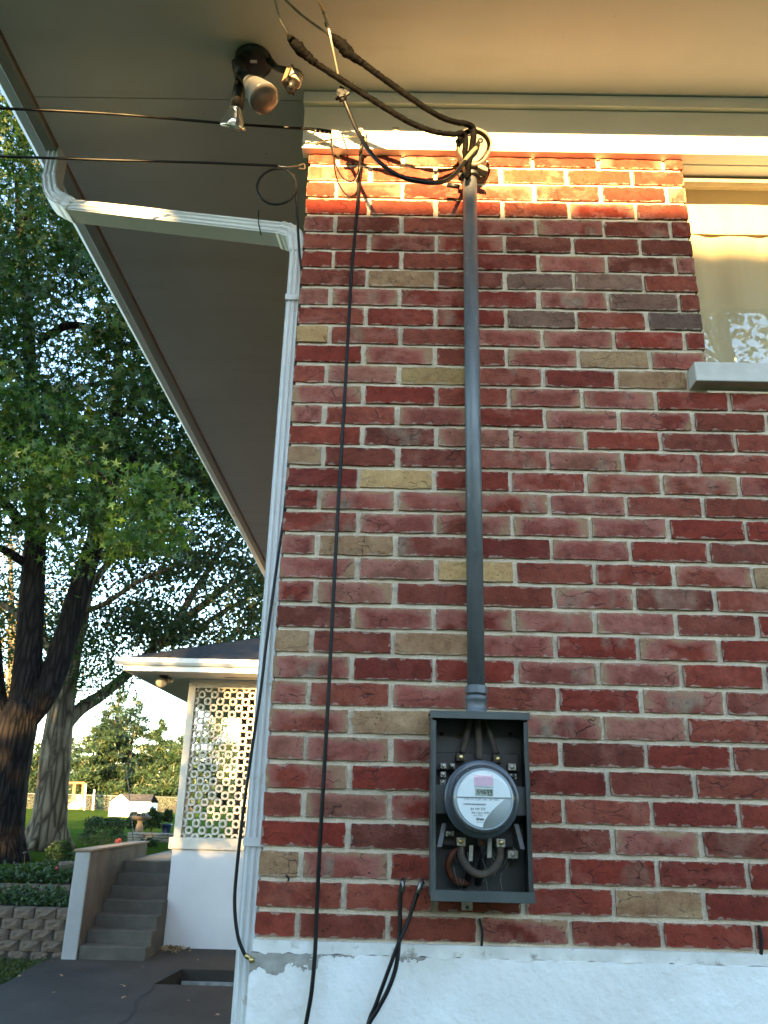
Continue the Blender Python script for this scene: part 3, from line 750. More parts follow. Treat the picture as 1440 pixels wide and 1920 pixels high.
for (uu, v_, rr) in ((901, 263, .0085), (858, 265, .0075), (878, 250, .0095)):
    c_ = W(uu, v_, -0.0905)
    MB().lathe(c_+Vector((0, .004, 0)), (0, -1, 0), [(0, rr*0.6), (.001, rr), (.0055, rr), (.0056, rr*0.2)], 16).build('cable_hole', M_DARK, mast)
mb = MB()
cl = W(884, 331, -0.05)
mb.lathe(cl+Vector((0, 0, .014)), (0, 0, -1), [(0, .0245), (.001, .0265), (.022, .0265), (.0225, .022)], 20)
mb.box((cl.x-.040, -.062, cl.z-.012), (cl.x-.024, -.044, cl.z+.004)); mb.box((cl.x+.024, -.062, cl.z-.012), (cl.x+.042, -.044, cl.z+.004))
mb.build('pipe_clamp', M_DARK, mast, bevel=.001)
mb = MB()
a = W(905, 318, -.075)
mb.prism([(a.x-.016, -.088, a.z+.012), (a.x+.004, -.088, a.z+.004), (a.x+.014, -.088, a.z-.004), (a.x+.014, -.088, a.z-.017), (a.x, -.088, a.z-.012), (a.x-.016, -.088, a.z-.002)], (0, .03, 0))
mb.build('clamp_ear', M_DIE, mast, bevel=.0015)
for (uu, v_) in ((850, 300), (914, 303)):
    a = W(uu, v_, -.08); MB().tube([a+Vector((-.008, 0, 0)), a+Vector((.008, 0, .001))], .0018, 6).build('screw', M_STEEL, mast)
MB().tube([W(838, 347, -.05), W(862, 350, -.05)], .007, 8).build('clamp_bolt', M_DARK, mast)

# ------------------------------------------------------------------ service wires
def wire(name, pts, r, mat, label, cat, group=None, n=8, seg=8, flat=None):
    P = spline(pts, n)
    rr = lerp_list(r, n) if isinstance(r, list) else r
    o = MB().tube(P, rr, seg, flat=flat).build(name, mat)
    return tag(o, label, cat, group) if label else o
def rough_tube(P, rr, seg=12, amp=0.12, seed=0):
    mb = MB(); mb.tube(P, rr, seg); r = random.Random(seed)
    n = len(P); c = [Vector(p) for p in P]
    for i in range(n):
        for k in range(seg):
            j = i*seg+k; v = Vector(mb.v[j]); d = v-c[i]
            mb.v[j] = tuple(c[i]+d*(1+r.uniform(-amp, amp)))
    return mb
def conductor(root_name, label, thin, splice, cable, seed):
    t = thing(root_name, splice[0][0], label, 'cable')
    MB().tube(thin[:3]+spline(thin[3:], 6), 0.0036, 8).build('line_wire', M_STEEL, t)
    P = spline([p for p, r in splice], 6); R = lerp_list([r for p, r in splice], 6)
    rough_tube(P, R, 12, .16, seed).build('taped_splice', M_TAPE, t)
    P = spline([p for p, r in cable], 14); R = lerp_list([r for p, r in cable], 14)
    rough_tube(P, R, 10, .10, seed+1).build('taped_cable', M_TAPE, t)
    r = random.Random(seed+2); mb = MB()
    for q in range(26):   # loose ends of the friction tape
        i = r.randrange(4, len(P)-8); a = P[i]+Vector((r.uniform(-.004, .004), -.004, r.choice((-1, 1))*R[i]*.9))
        b = a+Vector((r.uniform(-.007, .007), r.uniform(-.003, .003), r.choice((-1, -.6, .6))*r.uniform(.006, .013)))
        mb.tube([a, (a+b)/2+Vector((.002, 0, 0)), b], [.0014, .0012, .0005], 4)
    mb.build('tape_shreds', M_TAPE, t)
    return t
def far_out(p, q, k): return [p+Vector((-.25, -.75, .04)), p+Vector((-3.5, -10.0, 2.2+k)), p+Vector((-9, -25, 5.5+k))]
p0 = W(515, 0, -.40); p1 = W(524, 35, -.37); p2 = W(540, 66, -.33)
out1 = [p0+Vector((-9, -25, 5.5)), p0+Vector((-3.5, -10, 1.9)), p0+Vector((-.4, -.9, -.02))]
conductor('service_conductor', 'lower black taped service conductor with bulky splice, entering the weatherhead from the left', out1+[p0, p1, p2],
          [(p2, .004), (W(546, 74, -.325), .011), (W(560, 90, -.315), .0165), (W(576, 105, -.30), .0125), (W(592, 119, -.29), .0095)],
          [(W(590, 117, -.29), .0090), (W(640, 150, -.265), .0088), (W(700, 188, -.235), .0088), (W(760, 225, -.20), .0085), (W(810, 246, -.17), .0080), (W(850, 252, -.14), .0078), (W(866, 250, -.115), .0085), (W(873, 262, -.100), .0085), (W(872, 290, -.094), .0085), (W(880, 330, -.086), .007)], 11)
q0 = W(535, 0, -.39); q1 = W(570, 32, -.36); q2 = W(615, 64, -.33)
out2 = [q0+Vector((-9.2, -25, 5.6)), q0+Vector((-3.6, -10, 2.0)), q0+Vector((-.4, -.9, -.01))]
conductor('service_conductor', 'upper black taped service conductor with angular splice, curving down into the weatherhead top', out2+[q0, q1, q2],
          [(q2, .004), (W(625, 70, -.325), .010), (W(640, 84, -.315), .0175), (W(652, 98, -.305), .0165), (W(664, 108, -.30), .0110), (W(680, 118, -.29), .0095)],
          [(W(678, 117, -.29), .0092), (W(720, 148, -.265), .0088), (W(770, 184, -.23), .0086), (W(820, 216, -.19), .0084), (W(850, 228, -.16), .0082), (W(876, 233, -.12), .0088), (W(888, 244, -.100), .0095), (W(885, 275, -.097), .0095), (W(880, 300, -.095), .009), (W(876, 335, -.088), .007)], 23)
nl = thing('neutral_cable', W(640, 175, -.20), 'pale twisted messenger wire joined by a bolted clamp to a drooping black cable', 'cable')
n0 = W(596, 0, -.40)
tw = [n0+Vector((-9.1, -25, 5.3)), n0+Vector((-3.5, -10, 1.7))]+spline([n0+Vector((-.35, -.9, -.06)), n0+Vector((-.17, -.45, -.04)), n0, W(607, 25, -.37), W(617, 52, -.345)], 10)
for ph in (0, math.pi):
    P = [p+Vector((math.cos(i*1.1+ph), 0, math.sin(i*1.1+ph)))*.0030 if i > 12 else p for i, p in enumerate(tw)]
    MB().tube(P, .0026, 6).build('messenger_strand', M_WIRE, nl)
MB().tube(spline([W(614, 44, -.348), W(618, 62, -.338), W(622, 82, -.325), W(630, 120, -.29), W(637, 155, -.255)], 6), [.0042]*10+[.003]*15, 8).build('messenger_tail', M_WIRE, nl)
MB().tube([W(611, 41, -.35), W(613, 50, -.345)], .0042, 8).build('tape_band', M_DARK, nl)
mb = MB(); r = random.Random(4); c = W(641, 178, -.235)
mb.obox(c, (.010, 0, .004), (0, .010, 0), (-.004, 0, .014))
for k in range(11):
    d = Vector((r.uniform(-.016, .016), r.uniform(-.010, .010), r.uniform(-.018, .018))); d2 = Vector((r.uniform(-1, 1), r.uniform(-.6, .6), r.uniform(-1, 1))).normalized()
    mb.lathe(c+d-d2*.006, d2, [(0, .0055), (.012, .0055)], 6, False)
mb.build('bolted_clamp', plain('oxidised_clamp', (0.022, 0.025, 0.029), .6, metal=.4, var=.5, scale=90, bump=.6), nl)
MB().tube(spline([W(646, 190, -.23), W(655, 212, -.22), W(672, 250, -.215), W(702, 295, -.22), W(745, 328, -.22), W(790, 341, -.21), W(826, 342, -.18), W(850, 330, -.14), W(872, 302, -.105), (W(892, 278, -.104)), W(897, 268, -.094)], 8), .0062, 10).build('drip_loop', M_BLACK, nl)
MB().tube(spline([W(866, 309, -.1045), W(880, 291, -.1055), W(893, 277, -.105)], 4), .0066, 8).build('bare_sheath', plain('olive_sheath', (0.10, 0.105, 0.06), .6, var=.3, scale=60), nl)
# more leads tucked into the mast mouth
for k, (ua, ub) in enumerate(((868, 872), (878, 880), (888, 884))):
    pass

# telephone wire on the frieze hook
tl = thing('telephone_wire', W(680, 262, -.05), 'thin black overhead wire strung from the left to a clamp on the frieze', 'wire')
MB().tube([Vector((-9, -2.2, 3.6)), Vector((-4.0, -.75, 2.62))]+spline([W(0, 203, -.17), W(200, 213, -.13), (W(420, 231, -.10)), W(578, 242, -.075)], 10), .0042, 6).build('overhead_span', M_BLACK, tl)
a, b = W(572, 241, -.075), W(622, 248, -.068)
MB().tube([a, a*.5+b*.5, b], [.0040, .0065, .0060], 8).build('wedge_clamp', M_BLACK, tl)
for k in range(4):
    p = W(592+8*k, 246+1.0*k, -.0755); MB().tube([p, p+Vector((0, -.003, 0))], .0022, 6).build('clamp_dimple', M_LUG, tl)
MB().tube([W(622, 249, -.066), W(650, 247, -.060), W(676, 246, -.045)], .0008, 4).build('bail_wire', M_WIRE, tl)
MB().tube(spline([W(621, 249, -.066), W(622, 275, -.062), W(628, 305, -.060), W(640, 330, -.058), W(655, 340, -.055), W(667, 334, -.050), W(674, 310, -.046), W(678, 285, -.042), W(681, 262, -.040)], 6), .0026, 6).build('drip_wire', M_BLACK, tl)
MB().tube(spline([W(623, 262, -.060), W(624, 288, -.058), W(633, 318, -.056), W(648, 340, -.055), (W(662, 343, -.052)), W(672, 325, -.048), W(676, 300, -.044)], 6), .0018, 6).build('drip_wire', M_WIRE, tl)
hk = thing('span_hook', W(680, 265, -.027), 'small weathered wall hook and tag bolted to the sunlit frieze board', 'hook')
MB().tube(spline([W(580, 270, -.033), W(620, 262, -.036), W(655, 256, -.036), W(680, 254, -.034)], 5), .0042, 6, flat=.45).build('strap_bar', plain('painted_steel', (0.50, 0.46, 0.38), .6, var=.2, scale=30), hk)
MB().tube(spline([W(677, 244, -.030), W(674, 256, -.050), W(680, 266, -.056), W(687, 258, -.050), W(686, 250, -.038)], 6), .0034, 8).build('hook', M_WIRE, hk)
MB().lathe(W(676, 243, -.0265), (0, -1, 0), [(0, .009), (.004, .0085), (.007, .005), (.0075, .001)], 14).build('bolt_head', M_WHITE, hk)
a = W(742, 245, -.0275)
tb = MB(); tb.box((a.x-.010, -.0305, a.z-.006), (a.x+.010, -.0268, a.z+.012)); tb.build('tag_plate', MATS['painted_steel'], hk)
MB().lathe(a+Vector((0, -.0032, -.002)), (0, -1, 0), [(0, .0030), (.0006, .0030)], 10).build('tag_hole', M_WHITE, hk)
# long twin cable down the brick
lc = tag(MB().tube(spline([W(682, 256, -.045), W(678, 275, -.042), W(675, 300, -.030), W(669, 400, -.018), W(660, 500, -.012), W(652, 640, -.012), W(643, 800, -.014), W(634, 950, -.012), W(625, 1120, -.014), W(617, 1280, -.012), W(608, 1440, -.014), W(600, 1580, -.014), W(595, 1680, -.012), W(591, 1780, -.016), W(584, 1860, -.020), W(572, 1930, -.022), W(562, 2000, -.03), W(552, 2100, -.04), W(540, 2300, -.05), W(520, 2600, -.06)], 8), .0046, 8).build('drop_cable', M_BLACK), 'long black cable hanging straight down the brick left of the conduit', 'cable')
# second cable: span, coil, and tail down the downspout with a brass end
cx = thing('coaxial_cable', W(470, 1790, -.01), 'black cable coiled at the eave, its tail ending in a brass connector', 'cable')
cc = W(519, 350, -.02); cr_ = (W(556, 350, -.02)-cc).length
ringp = [cc+Vector((math.sin(t)*cr_, .006*math.sin(t*.5)-.004, math.cos(t)*cr_*1.08)) for t in [2*math.pi*k/40+.3 for k in range(42)]]
MB().tube([Vector((-9, -2.0, 3.2)), Vector((-4.0, -.7, 2.40))]+spline([W(0, 293, -.14), W(200, 300, -.09), W(380, 305, -.05), W(520, 311, -.025)], 8), .0040, 6).build('overhead_span', M_BLACK, cx)
MB().tube([p for p in ringp], .0036, 6).build('coil', M_BLACK, cx)
MB().tube(spline([W(520, 311, -.025), W(538, 313, -.02), W(560, 311, .004)], 4), .0022, 6).build('tie_wire', M_STEEL, cx)
MB().tube(spline([W(560, 311, .004), W(570, 308, .02), W(571, 317, .02), W(560, 316, .01)], 4), .0030, 6).build('eye_hook', M_WEBBED, cx)
tail = [ringp[3], W(553, 335, -.018), W(557, 400, -.006), W(561, 470, .008), W(565, 520, .02), Vector((-.0040, .045, 1.60)), Vector((-.0030, .050, 1.25)), Vector((-.0050, .045, 1.02)), W(530, 985, .020), W(519, 1060, .010), W(500, 1200, .004), W(488, 1300, .000), W(470, 1420, .000), W(455, 1530, .000), W(443, 1640, .000), W(440, 1700, -.002), W(446, 1755, -.005), W(458, 1788, -.008), W(462, 1793, -.009)]
MB().tube(spline(tail, 7), .0040, 8).build('tail', M_BLACK, cx)
a, b = W(460, 1791, -.008), W(477, 1804, -.010); d = (b-a).normalized()
MB().lathe(a, d, [(0, .0048), (.001, .0056), (.010, .0056), (.0105, .0042), (.013, .0042), (.0135, .0062), (.021, .0062), (.0215, .003), (.026, .001)], 12).build('connector', M_BRASS, cx)
# two short cables out of the wall below left of the meter box
wire('ground_cable', [W(757, 1648, .004), W(754, 1655, -.012), W(751, 1675, -.016), W(750, 1720, -.018), W(748, 1770, -.022), W(742, 1815, -.028), W(728, 1855, -.032), W(708, 1893, -.034), W(690, 1925, -.036), W(675, 1990, -.045), W(665, 2060, -.05), W(660, 2200, -.05), W(655, 2500, -.05)], .0048, M_BLACK, 'left of two short black cables leaving the mortar beside the meter box', 'cable')
wire('ground_cable', [W(793, 1655, .004), W(787, 1658, -.012), W(779, 1685, -.016), W(764, 1730, -.024), W(746, 1772, -.034), W(731, 1812, -.034), W(717, 1850, -.032), W(703, 1888, -.030), W(691, 1918, -.028), W(678, 1990, -.045), W(668, 2060, -.05), W(666, 2200, -.05), W(668, 2500, -.05)], .0044, M_BLACK, 'right of two short black cables, crossing its neighbour below the meter box', 'cable')

for (u, v, k) in ((755, 1655, 0), (789, 1657, 1)):
    gobj = [o for o in COL.objects if o.name.startswith('ground_cable')][k]
    MB().tube([W(u+2, v-7, .003), W(u, v, -.0135), W(u-3*(k*2), v+18, -.0155)], .0056, 8).build('grey_sleeve', M_STEEL, gobj)
# ------------------------------------------------------------------ floodlight on the soffit
fl = thing('floodlight', W(478, 105, -.169), 'black twin floodlight with two reflector bulbs and a motion sensor under the eave', 'floodlight')
bc = WZ(476, 112, ZS-.001)
br = .057
MB().lathe(bc, (0, 0, -1), [(0, br), (.012, br), (.020, br*.93), (.026, br*.6), (.027, .001)], 28).build('base_plate', M_DARK, fl)
MB().box((bc.x-.006, bc.y-.022, bc.z-.0275), (bc.x+.014, bc.y-.012, bc.z-.0255)).build('rating_label', M_GREYF, fl)
y0 = bc.y
def lamp(holder_a, holder_b, lens, rl, glass, hr):
    ax = (lens-holder_b).normalized(); L = (lens-holder_b).length
    MB().tube([holder_a, holder_b], [hr*.8, hr], 16).build('lamp_holder', M_DARK, fl)
    hb = MB(); hb.lathe(holder_b-ax*.012, ax, [(0, hr*.75), (.012, hr*.85), (.02, hr*1.0), (L*.55+.012, rl*.80), (L*.9+.012, rl*.99), (L+.012, rl)], 28)
    bulb = hb.build('reflector_bulb', glass, fl)
    lb = MB(); lb.lathe(lens-ax*.001, ax, [(0, rl*.995), (.003, rl*.98), (.007, rl*.80), (.010, rl*.45), (.011, .001)], 28)
    lb.build('lens', M_LAMPLENS if glass is M_BULBW else M_GLASS, bulb)
M_BULBW = plain('whitened_glass', (0.20, 0.205, 0.21), .25, var=.1, bump=.02)
MB().tube([bc+Vector((-.025, 0, -.012)), W(447, 118, y0-.02), W(455, 140, y0-.035)], [.016, .017, .018], 12).build('swivel_arm', M_DARK, fl)
lamp(W(448, 125, y0-.02), W(466, 150, y0-.025), W(496, 186, y0-.045), .046, M_BULBW, .021)
MB().tube([bc+Vector((-.035, 0, -.012)), W(444, 118, y0-.01), W(451, 152, y0-.01)], [.014, .016, .017], 12).build('swivel_arm', M_DARK, fl)
lamp(W(453, 140, y0+.01), W(443, 203, y0+.04), W(437, 240, y0+.075), .043, M_SILVER, .0205)
MB().tube([bc+Vector((.045, -.01, -.010)), W(520, 128, y0-.03), W(540, 133, y0-.045)], [.012, .010, .010], 10).build('sensor_arm', M_DARK, fl)
c = W(550, 150, y0-.06); e1 = (W(560, 118, y0-.06)-W(545, 160, y0-.06)).normalized(); e2 = Vector((.86, -.35, -.38)); e2 = (e2-e1*e2.dot(e1)).normalized(); e3 = e1.cross(e2)
sh = MB().obox(c-e2*.012, e2*.009, e1*.030, e3*.024).build('sensor_housing', M_BRONZE, fl, bevel=.003)
MB().obox(c-e2*.001, e2*.003, e1*.034, e3*.027).build('sensor_rim', M_DARK, sh, bevel=.002)
MB().lathe(c+e2*.002-e1*.012, e1, [(0, .020), (.001, .0235), (.026, .0235), (.027, .021)], 20).build('sensor_window', M_LENSW, sh)
MB().lathe(c+e2*.002+e1*.0155, e1, [(0, .0255), (.004, .0255)], 20).build('sensor_hood', M_BRONZE, sh)
MB().lathe(c+e2*.000-e1*.036, e1, [(0, .011), (.012, .013), (.022, .013)], 12).build('sensor_knob', M_DARK, sh)

# ------------------------------------------------------------------ meter box
YF = -0.110
bl = W(808, 1345, YF); brr = W(992, 1350, YF); bb = W(810, 1688, YF); bb2 = W(999, 1690, YF)
X0 = (bl.x+bb.x)/2; X1 = (brr.x+bb2.x)/2; Z1 = (W(808, 1334, YF).z+W(992, 1340, YF).z)/2; Z0 = (bb.z+bb2.z)/2
box = thing('meter_box', ((X0+X1)/2, 0, Z0), 'open grey steel meter socket box mounted on the brick wall', 'meter box')
TH = .0022
MB().box((X0+TH, -.006, Z0+TH), (X1-TH, -.003, Z1-TH)).build('back_panel', M_BOX, box)
MB().box((X0, YF, Z0), (X0+TH, -.003, Z1)).box((X0+TH, YF, Z0+.018), (X0+.010, YF+TH, Z1-.018)).build('side_panel', M_BOXEDGE, box, bevel=.0006)
MB().box((X1-TH, YF, Z0), (X1, -.003, Z1)).box((X1-.010, YF, Z0+.018), (X1-TH, YF+TH, Z1-.018)).build('side_panel', M_BOX, box, bevel=.0006)
MB().box((X0+TH+.0005, YF+.001, Z0), (X1-TH-.0005, -.003, Z0+TH)).box((X0-.001, YF-.003, Z0-.003), (X1+.002, YF-.0005, Z0+.019)).build('bottom_panel', M_BOXEDGE, box, bevel=.0008)
MB().box((X0-.004, YF-.007, Z1-.014), (X1+.004, YF-.0045, Z1+.003)).box((X0-.004, YF-.0045, Z1+.0005), (X1+.004, -.003, Z1+.003)).build('top_hood', M_BOXEDGE, box, bevel=.0008)
cc_ = W(876, 1699, -.006)
MB().box((cc_.x-.012, -.006, cc_.z-.009), (cc_.x+.012, -.003, Z0+.004)).build('mounting_ear', M_STEEL, box, bevel=.001)
MB().lathe((cc_.x, -.0061, cc_.z-.002), (0, -1, 0), [(0, .0038), (.0004, .0038)], 12).build('ear_hole', M_DARK, box)
# cross strap that carries the meter
zs0 = W(900, 1473, -.085).z; zs1 = W(900, 1528, -.085).z
MB().box((X0+TH+.0005, -.088, zs1), (X1-TH-.0005, -.082, zs0)).box((X0+TH+.0005, -.082, zs0-.004), (X1-TH-.0005, -.05, zs0)).box((X0+TH+.0005, -.082, zs1), (X1-TH-.0005, -.05, zs1+.004)).build('meter_strap', M_BOXEDGE, box, bevel=.001)
# dark insulating panels above and below
MB().box((X0+.012, -.040, W(0+900, 1412, -.04).z-.040), (X1-.012, -.034, W(900, 1412, -.04).z)).build('insulator', M_DARK, box, bevel=.001)
MB().box((X0+.030, -.040, W(900, 1560, -.04).z-.030), (X1-.030, -.034, W(900, 1560, -.04).z)).build('insulator', M_DARK, box, bevel=.001)
def lug(u, v, y, wx, hz, screw=M_BRASS, body=M_LUG, sr=.0052):
    c = W(u, v, y)
    l = MB().box((c.x-wx, y-.004, c.z-hz), (c.x+wx, -.041, c.z+hz)).build('terminal_lug', body, box, bevel=.0012)
    MB().lathe(c+Vector((0, -.004, 0)), (0, -1, 0), [(0, sr), (.002, sr), (.003, sr*.7)], 12).box((c.x-sr*.8, y-.0076, c.z-.0007), (c.x+sr*.8, y-.0071, c.z+.0007)).build('screw_head', screw, l)
for (u, v) in ((831, 1436), (831, 1452), (830, 1467)): lug(u, v, -.062, .0068, .0062, M_STEEL, M_LUG, .0045)
for (u, v) in ((848, 1436), ): lug(u, v, -.060, .006, .006, M_STEEL)
lug(864, 1420, -.070, .010, .008, M_BRASS, M_WEBBED); lug(933, 1423, -.070, .010, .009, M_BRASS, M_WEBBED)
lug(960, 1438, -.060, .009, .008, M_STEEL); lug(962, 1456, -.058, .008, .006, M_DARK)
lug(864, 1578, -.070, .0105, .0095, M_BRASS, M_LUG); lug(939, 1580, -.070, .010, .0095, M_BRASS, M_LUG)
lug(843, 1563, -.060, .010, .006, M_STEEL); lug(904, 1580, -.060, .009, .008, M_COPPER, M_WEBBED); lug(961, 1602, -.058, .012, .0085, M_STEEL)
for (ua, va, ub, vb) in ((833, 1543, 824, 1588), (968, 1545, 980, 1592)):
    a = W(ua, va, -.07); b = W(ub, vb, -.09)
    MB().obox((a+b)/2, (.0050, 0, 0), (0, .0012, .0), (b-a)/2).build('spring_clip', plain('zinc', (.075, .072, .065), .35, metal=.6, var=.3), box)
a = W(883, 1600, -.08); MB().obox(a, (.004, 0, 0), (0, .0015, 0), (.001, 0, .016)).build('jaw_blade', M_LUG, box)
a = W(918, 1590, -.075); MB().obox(a, (.0045, 0, 0), (0, .0015, 0), (.001, 0, .020)).build('jaw_blade', M_STEEL, box)
for (uu, v) in ((860, 1381), (828, 1376), (957, 1376)):
    p = W(uu, v, -.0065); MB().lathe(p, (0, -1, 0), [(0, .0045), (.0005, .0045)], 12).build('knockout', M_DARK if uu != 860 else M_BRASS, box)
# wires inside the box
def bwire(name, pts, r, mat, seg=10): MB().tube(spline(pts, 6), r, seg).build(name, mat, box)
bwire('line_lead', [W(884, 1336, -.045), W(876, 1375, -.050), W(866, 1412, -.062)], .0075, M_WEBBED)
bwire('line_lead', [W(897, 1336, -.050), W(897, 1375, -.060), W(899, 1425, -.072)], .0078, M_WEBBED)
bwire('line_lead', [W(908, 1336, -.045), W(918, 1375, -.050), W(931, 1414, -.062)], .0075, M_WEBBED)
bwire('load_lead', [W(864, 1588, -.066), W(866, 1608, -.075), W(880, 1630, -.088), W(903, 1640, -.090), W(925, 1630, -.086), W(937, 1610, -.075), W(938, 1588, -.066)], .0085, M_WEBBED)
bwire('load_lead', [W(862, 1590, -.055), W(846, 1604, -.058), W(840, 1625, -.055), W(850, 1648, -.045), W(872, 1656, -.025), W(878, 1650, -.008)], .0075, M_COPPER)
bwire('load_lead', [W(876, 1596, -.050), W(884, 1612, -.05), W(880, 1640, -.03), W(870, 1660, -.008)], .0075, M_DARK)
bwire('load_lead', [W(904, 1586, -.055), W(905, 1610, -.05), W(898, 1640, -.025), W(896, 1655, -.008)], .0080, M_DARK)
r = random.Random(9); mb = MB()
for k in range(26):
    a = W(r.uniform(838, 980), r.uniform(1585, 1650), r.uniform(-.09, -.06)); b = a+Vector((r.uniform(-.02, .02), r.uniform(0, .05), -r.uniform(.015, .045)))
    mb.tube([a, (a+b)/2+Vector((0, 0, -.004)), b], .00035, 3)
mb.build('cobweb', plain('cobweb_dust', (.35, .33, .28), .9, bump=0), box)['kind'] = 'stuff'

# ------------------------------------------------------------------ the meter
mc = W(903, 1498, -.128)
met = thing('electric_meter', mc, 'round glass electric meter with digital reading plugged into the open box', 'meter')
ax = Vector((0.0, -1, 0.0)); R0 = (W(973, 1498, -.128)-mc).length
MB().lathe(mc+Vector((0, .045, 0)), ax, [(0, R0*.86), (.030, R0*.88), (.032, R0*.985), (.036, R0), (.047, R0), (.050, R0*.97), (.0505, R0*.86)], 56).build('base_flange', M_RIM, met)
MB().lathe(mc, ax, [(-.004, R0*.90), (.010, R0*.885), (.016, R0*.86), (.050, R0*.835), (.060, R0*.805), (.0655, R0*.74), (.068, R0*.60), (.069, R0*.3), (.0692, .0005)], 56).build('glass_cover', M_GLASS, met)
MB().lathe(mc+Vector((0, .002, 0)), ax, [(0, R0*.84), (.004, R0*.84), (.0045, R0*.80)], 48).build('inner_ring', M_RIM, met)
MB().lathe(mc, ax, [(0, R0*.78), (.040, R0*.765), (.0475, R0*.765), (.0480, R0*.74), (.0465, R0*.735)], 56).build('inner_skirt', M_SKIRT, met)
fy = mc.y-.0470; FR = R0*.735
fd = MB(); fd.lathe((mc.x, fy+.001, mc.z), ax, [(0, FR), (.001, FR)], 56)
face = fd.build('face_plate', M_GREYF, met)
def fpt(a, b, dy=0.0): return Vector((mc.x+a*FR, fy-dy, mc.z+b*FR))
# white card: upper half disc plus the lower left, cut by a curved grey corner
rc = .955
pts = [fpt(rc*math.cos(t), rc*math.sin(t), .0010) for t in [math.radians(x) for x in np.linspace(4, 176, 36)]]
pts += [fpt(-rc, .05, .0010)]
MB().prism(pts, (0, .0006, 0)).build('upper_card', M_FACE, face)
low = [fpt(rc*math.cos(t), rc*math.sin(t), .0012) for t in [math.radians(x) for x in np.linspace(180, 266, 20)]]
cor = [fpt(-.06+.80*(t)+.0, -.95+.95*t**.62, .0012) for t in np.linspace(0.03, 1, 12)]
MB().prism(low+cor+[fpt(-rc, .0, .0012)], (0, .0006, 0)).build('lower_card', M_FACE, face)
MB().prism([fpt(-.34, .44, .0018), fpt(.34, .44, .0018), fpt(.34, .80, .0018), fpt(-.34, .80, .0018)], (0, .0005, 0)).build('pink_band', M_PINK, face)
MB().prism([fpt(-.34, .385, .0018), fpt(.34, .385, .0018), fpt(.34, .405, .0018), fpt(-.34, .405, .0018)], (0, .0005, 0)).build('printed_rule', M_INKG, face)
MB().prism([fpt(-.95, .025, .0018), fpt(.95, .025, .0018), fpt(.95, .040, .0018), fpt(-.95, .040, .0018)], (0, .0005, 0)).build('printed_rule', M_INKG, face)
lcd = MB().prism([fpt(-.31, .10, .0018), fpt(.33, .10, .0018), fpt(.33, .345, .0018), fpt(-.31, .345, .0018)], (0, .0005, 0)).build('lcd_window', M_LCD, face)
SEGS = {'5': 'acdfg', '4': 'bcfg', '6': 'acdefg', '9': 'abcfg'}
mb = MB(); dw, dh, th = .075, .145, .020
for k, ch in enumerate('54699'):
    ox = -.245+k*.112; oz = .155
    seg = {'a': (0, dh-th, dw, dh), 'g': (0, dh/2-th/2, dw, dh/2+th/2), 'd': (0, 0, dw, th), 'f': (0, dh/2, th, dh), 'b': (dw-th, dh/2, dw, dh), 'e': (0, 0, th, dh/2), 'c': (dw-th, 0, dw, dh/2)}
    for sname in SEGS[ch]:
        a0, b0, a1, b1 = seg[sname]; i_ = 'abcdefg'.index(sname)
        P = [fpt(ox+a+b*.08, oz+b, .0026+.00004*i_) for a, b in ((a0, b0), (a1, b0), (a1, b1), (a0, b1))]
        mb.prism(P, (0, .0003, 0))
mb.prism([fpt(.13, .118, .0026), fpt(.27, .118, .0026), fpt(.27, .138, .0026), fpt(.13, .138, .0026)], (0, .0003, 0))
mb.build('digits', M_INK, lcd)
def text(body, size, a, b, mat, shear=0.0, parent=face, bold=0.0):
    cu = bpy.data.curves.new('txt', 'FONT'); cu.body = body; cu.size = size*FR; cu.align_x = 'CENTER'; cu.shear = shear; cu.offset = bold*FR; cu.resolution_u = 2
    t = bpy.data.objects.new('txt', cu); COL.objects.link(t)
    dg = bpy.context.evaluated_depsgraph_get(); me = bpy.data.meshes.new_from_object(t.evaluated_get(dg))
    bpy.data.objects.remove(t); me.transform(Matrix.Rotation(math.radians(90), 4, 'X')); me.transform(Matrix.Translation(fpt(a, b, .0024)))
    me.materials.clear(); me.materials.append(mat); return obj('printed_line', me, parent)
text('TYPE C1S  CL200  240V  3W  FM2S', .082, -.10, -.055, M_INKG)
text('84 109 235', .115, -.22, -.385, M_INK); text('K41136x1 AMR', .095, -.14, -.50, M_INK)
text('No. 52ESS', .075, -.22, -.585, M_INKG); text('Itron', .135, -.16, -.72, M_INK, .3, bold=.004); text('MADE IN USA', .05, -.14, -.80, M_INKG)
mb = MB(); r = random.Random(2); x = -.72
while x < .05:
    ww = r.choice((.008, .012, .02)); mb.prism([fpt(x, -.215, .0024), fpt(x+ww, -.215, .0024), fpt(x+ww, -.165, .0024), fpt(x, -.165, .0024)], (0, .0003, 0)); x += ww+r.choice((.008, .012))
mb.build('barcode', M_INKG, face)

# ------------------------------------------------------------------ the screened porch across the driveway
PY = 12.03
def PX(u, v=1500, y=PY): return W(u, v, y).x
porch = thing('screen_porch', (-2.0, PY, GZ), 'pale porch with patterned breeze block screen and dark shingled roof', 'porch')
XL = -3.14
M_STUC = plain('porch_stucco', (0.66, 0.65, 0.62), .85, var=.06, scale=1.6, bump=.25, bscale=40, dirt=((.42, .41, .37), .9, .62))
M_CREAM = plain('cream_block', (0.62, 0.57, 0.47), .8, var=.10, scale=6, bump=.25, bscale=60)
ZL = W(320, 1592, PY).z; ZB = W(343, 1570, PY).z; ZT = W(368, 1290, PY).z
MB().box((XL, PY, GZ-.1), (3.0, PY+.20, ZL)).build('lower_wall', M_STUC, porch)
MB().box((XL-.06, PY-.045, ZL+.003), (3.0, PY+.22, ZB)).build('ledge', M_CREAM, porch, bevel=.01)
XS = XL+.12
MB().box((XL+.0, PY-.03, ZB+.002), (XS, PY+.16, ZT+.12)).build('corner_post', M_CREAM, porch, bevel=.006)
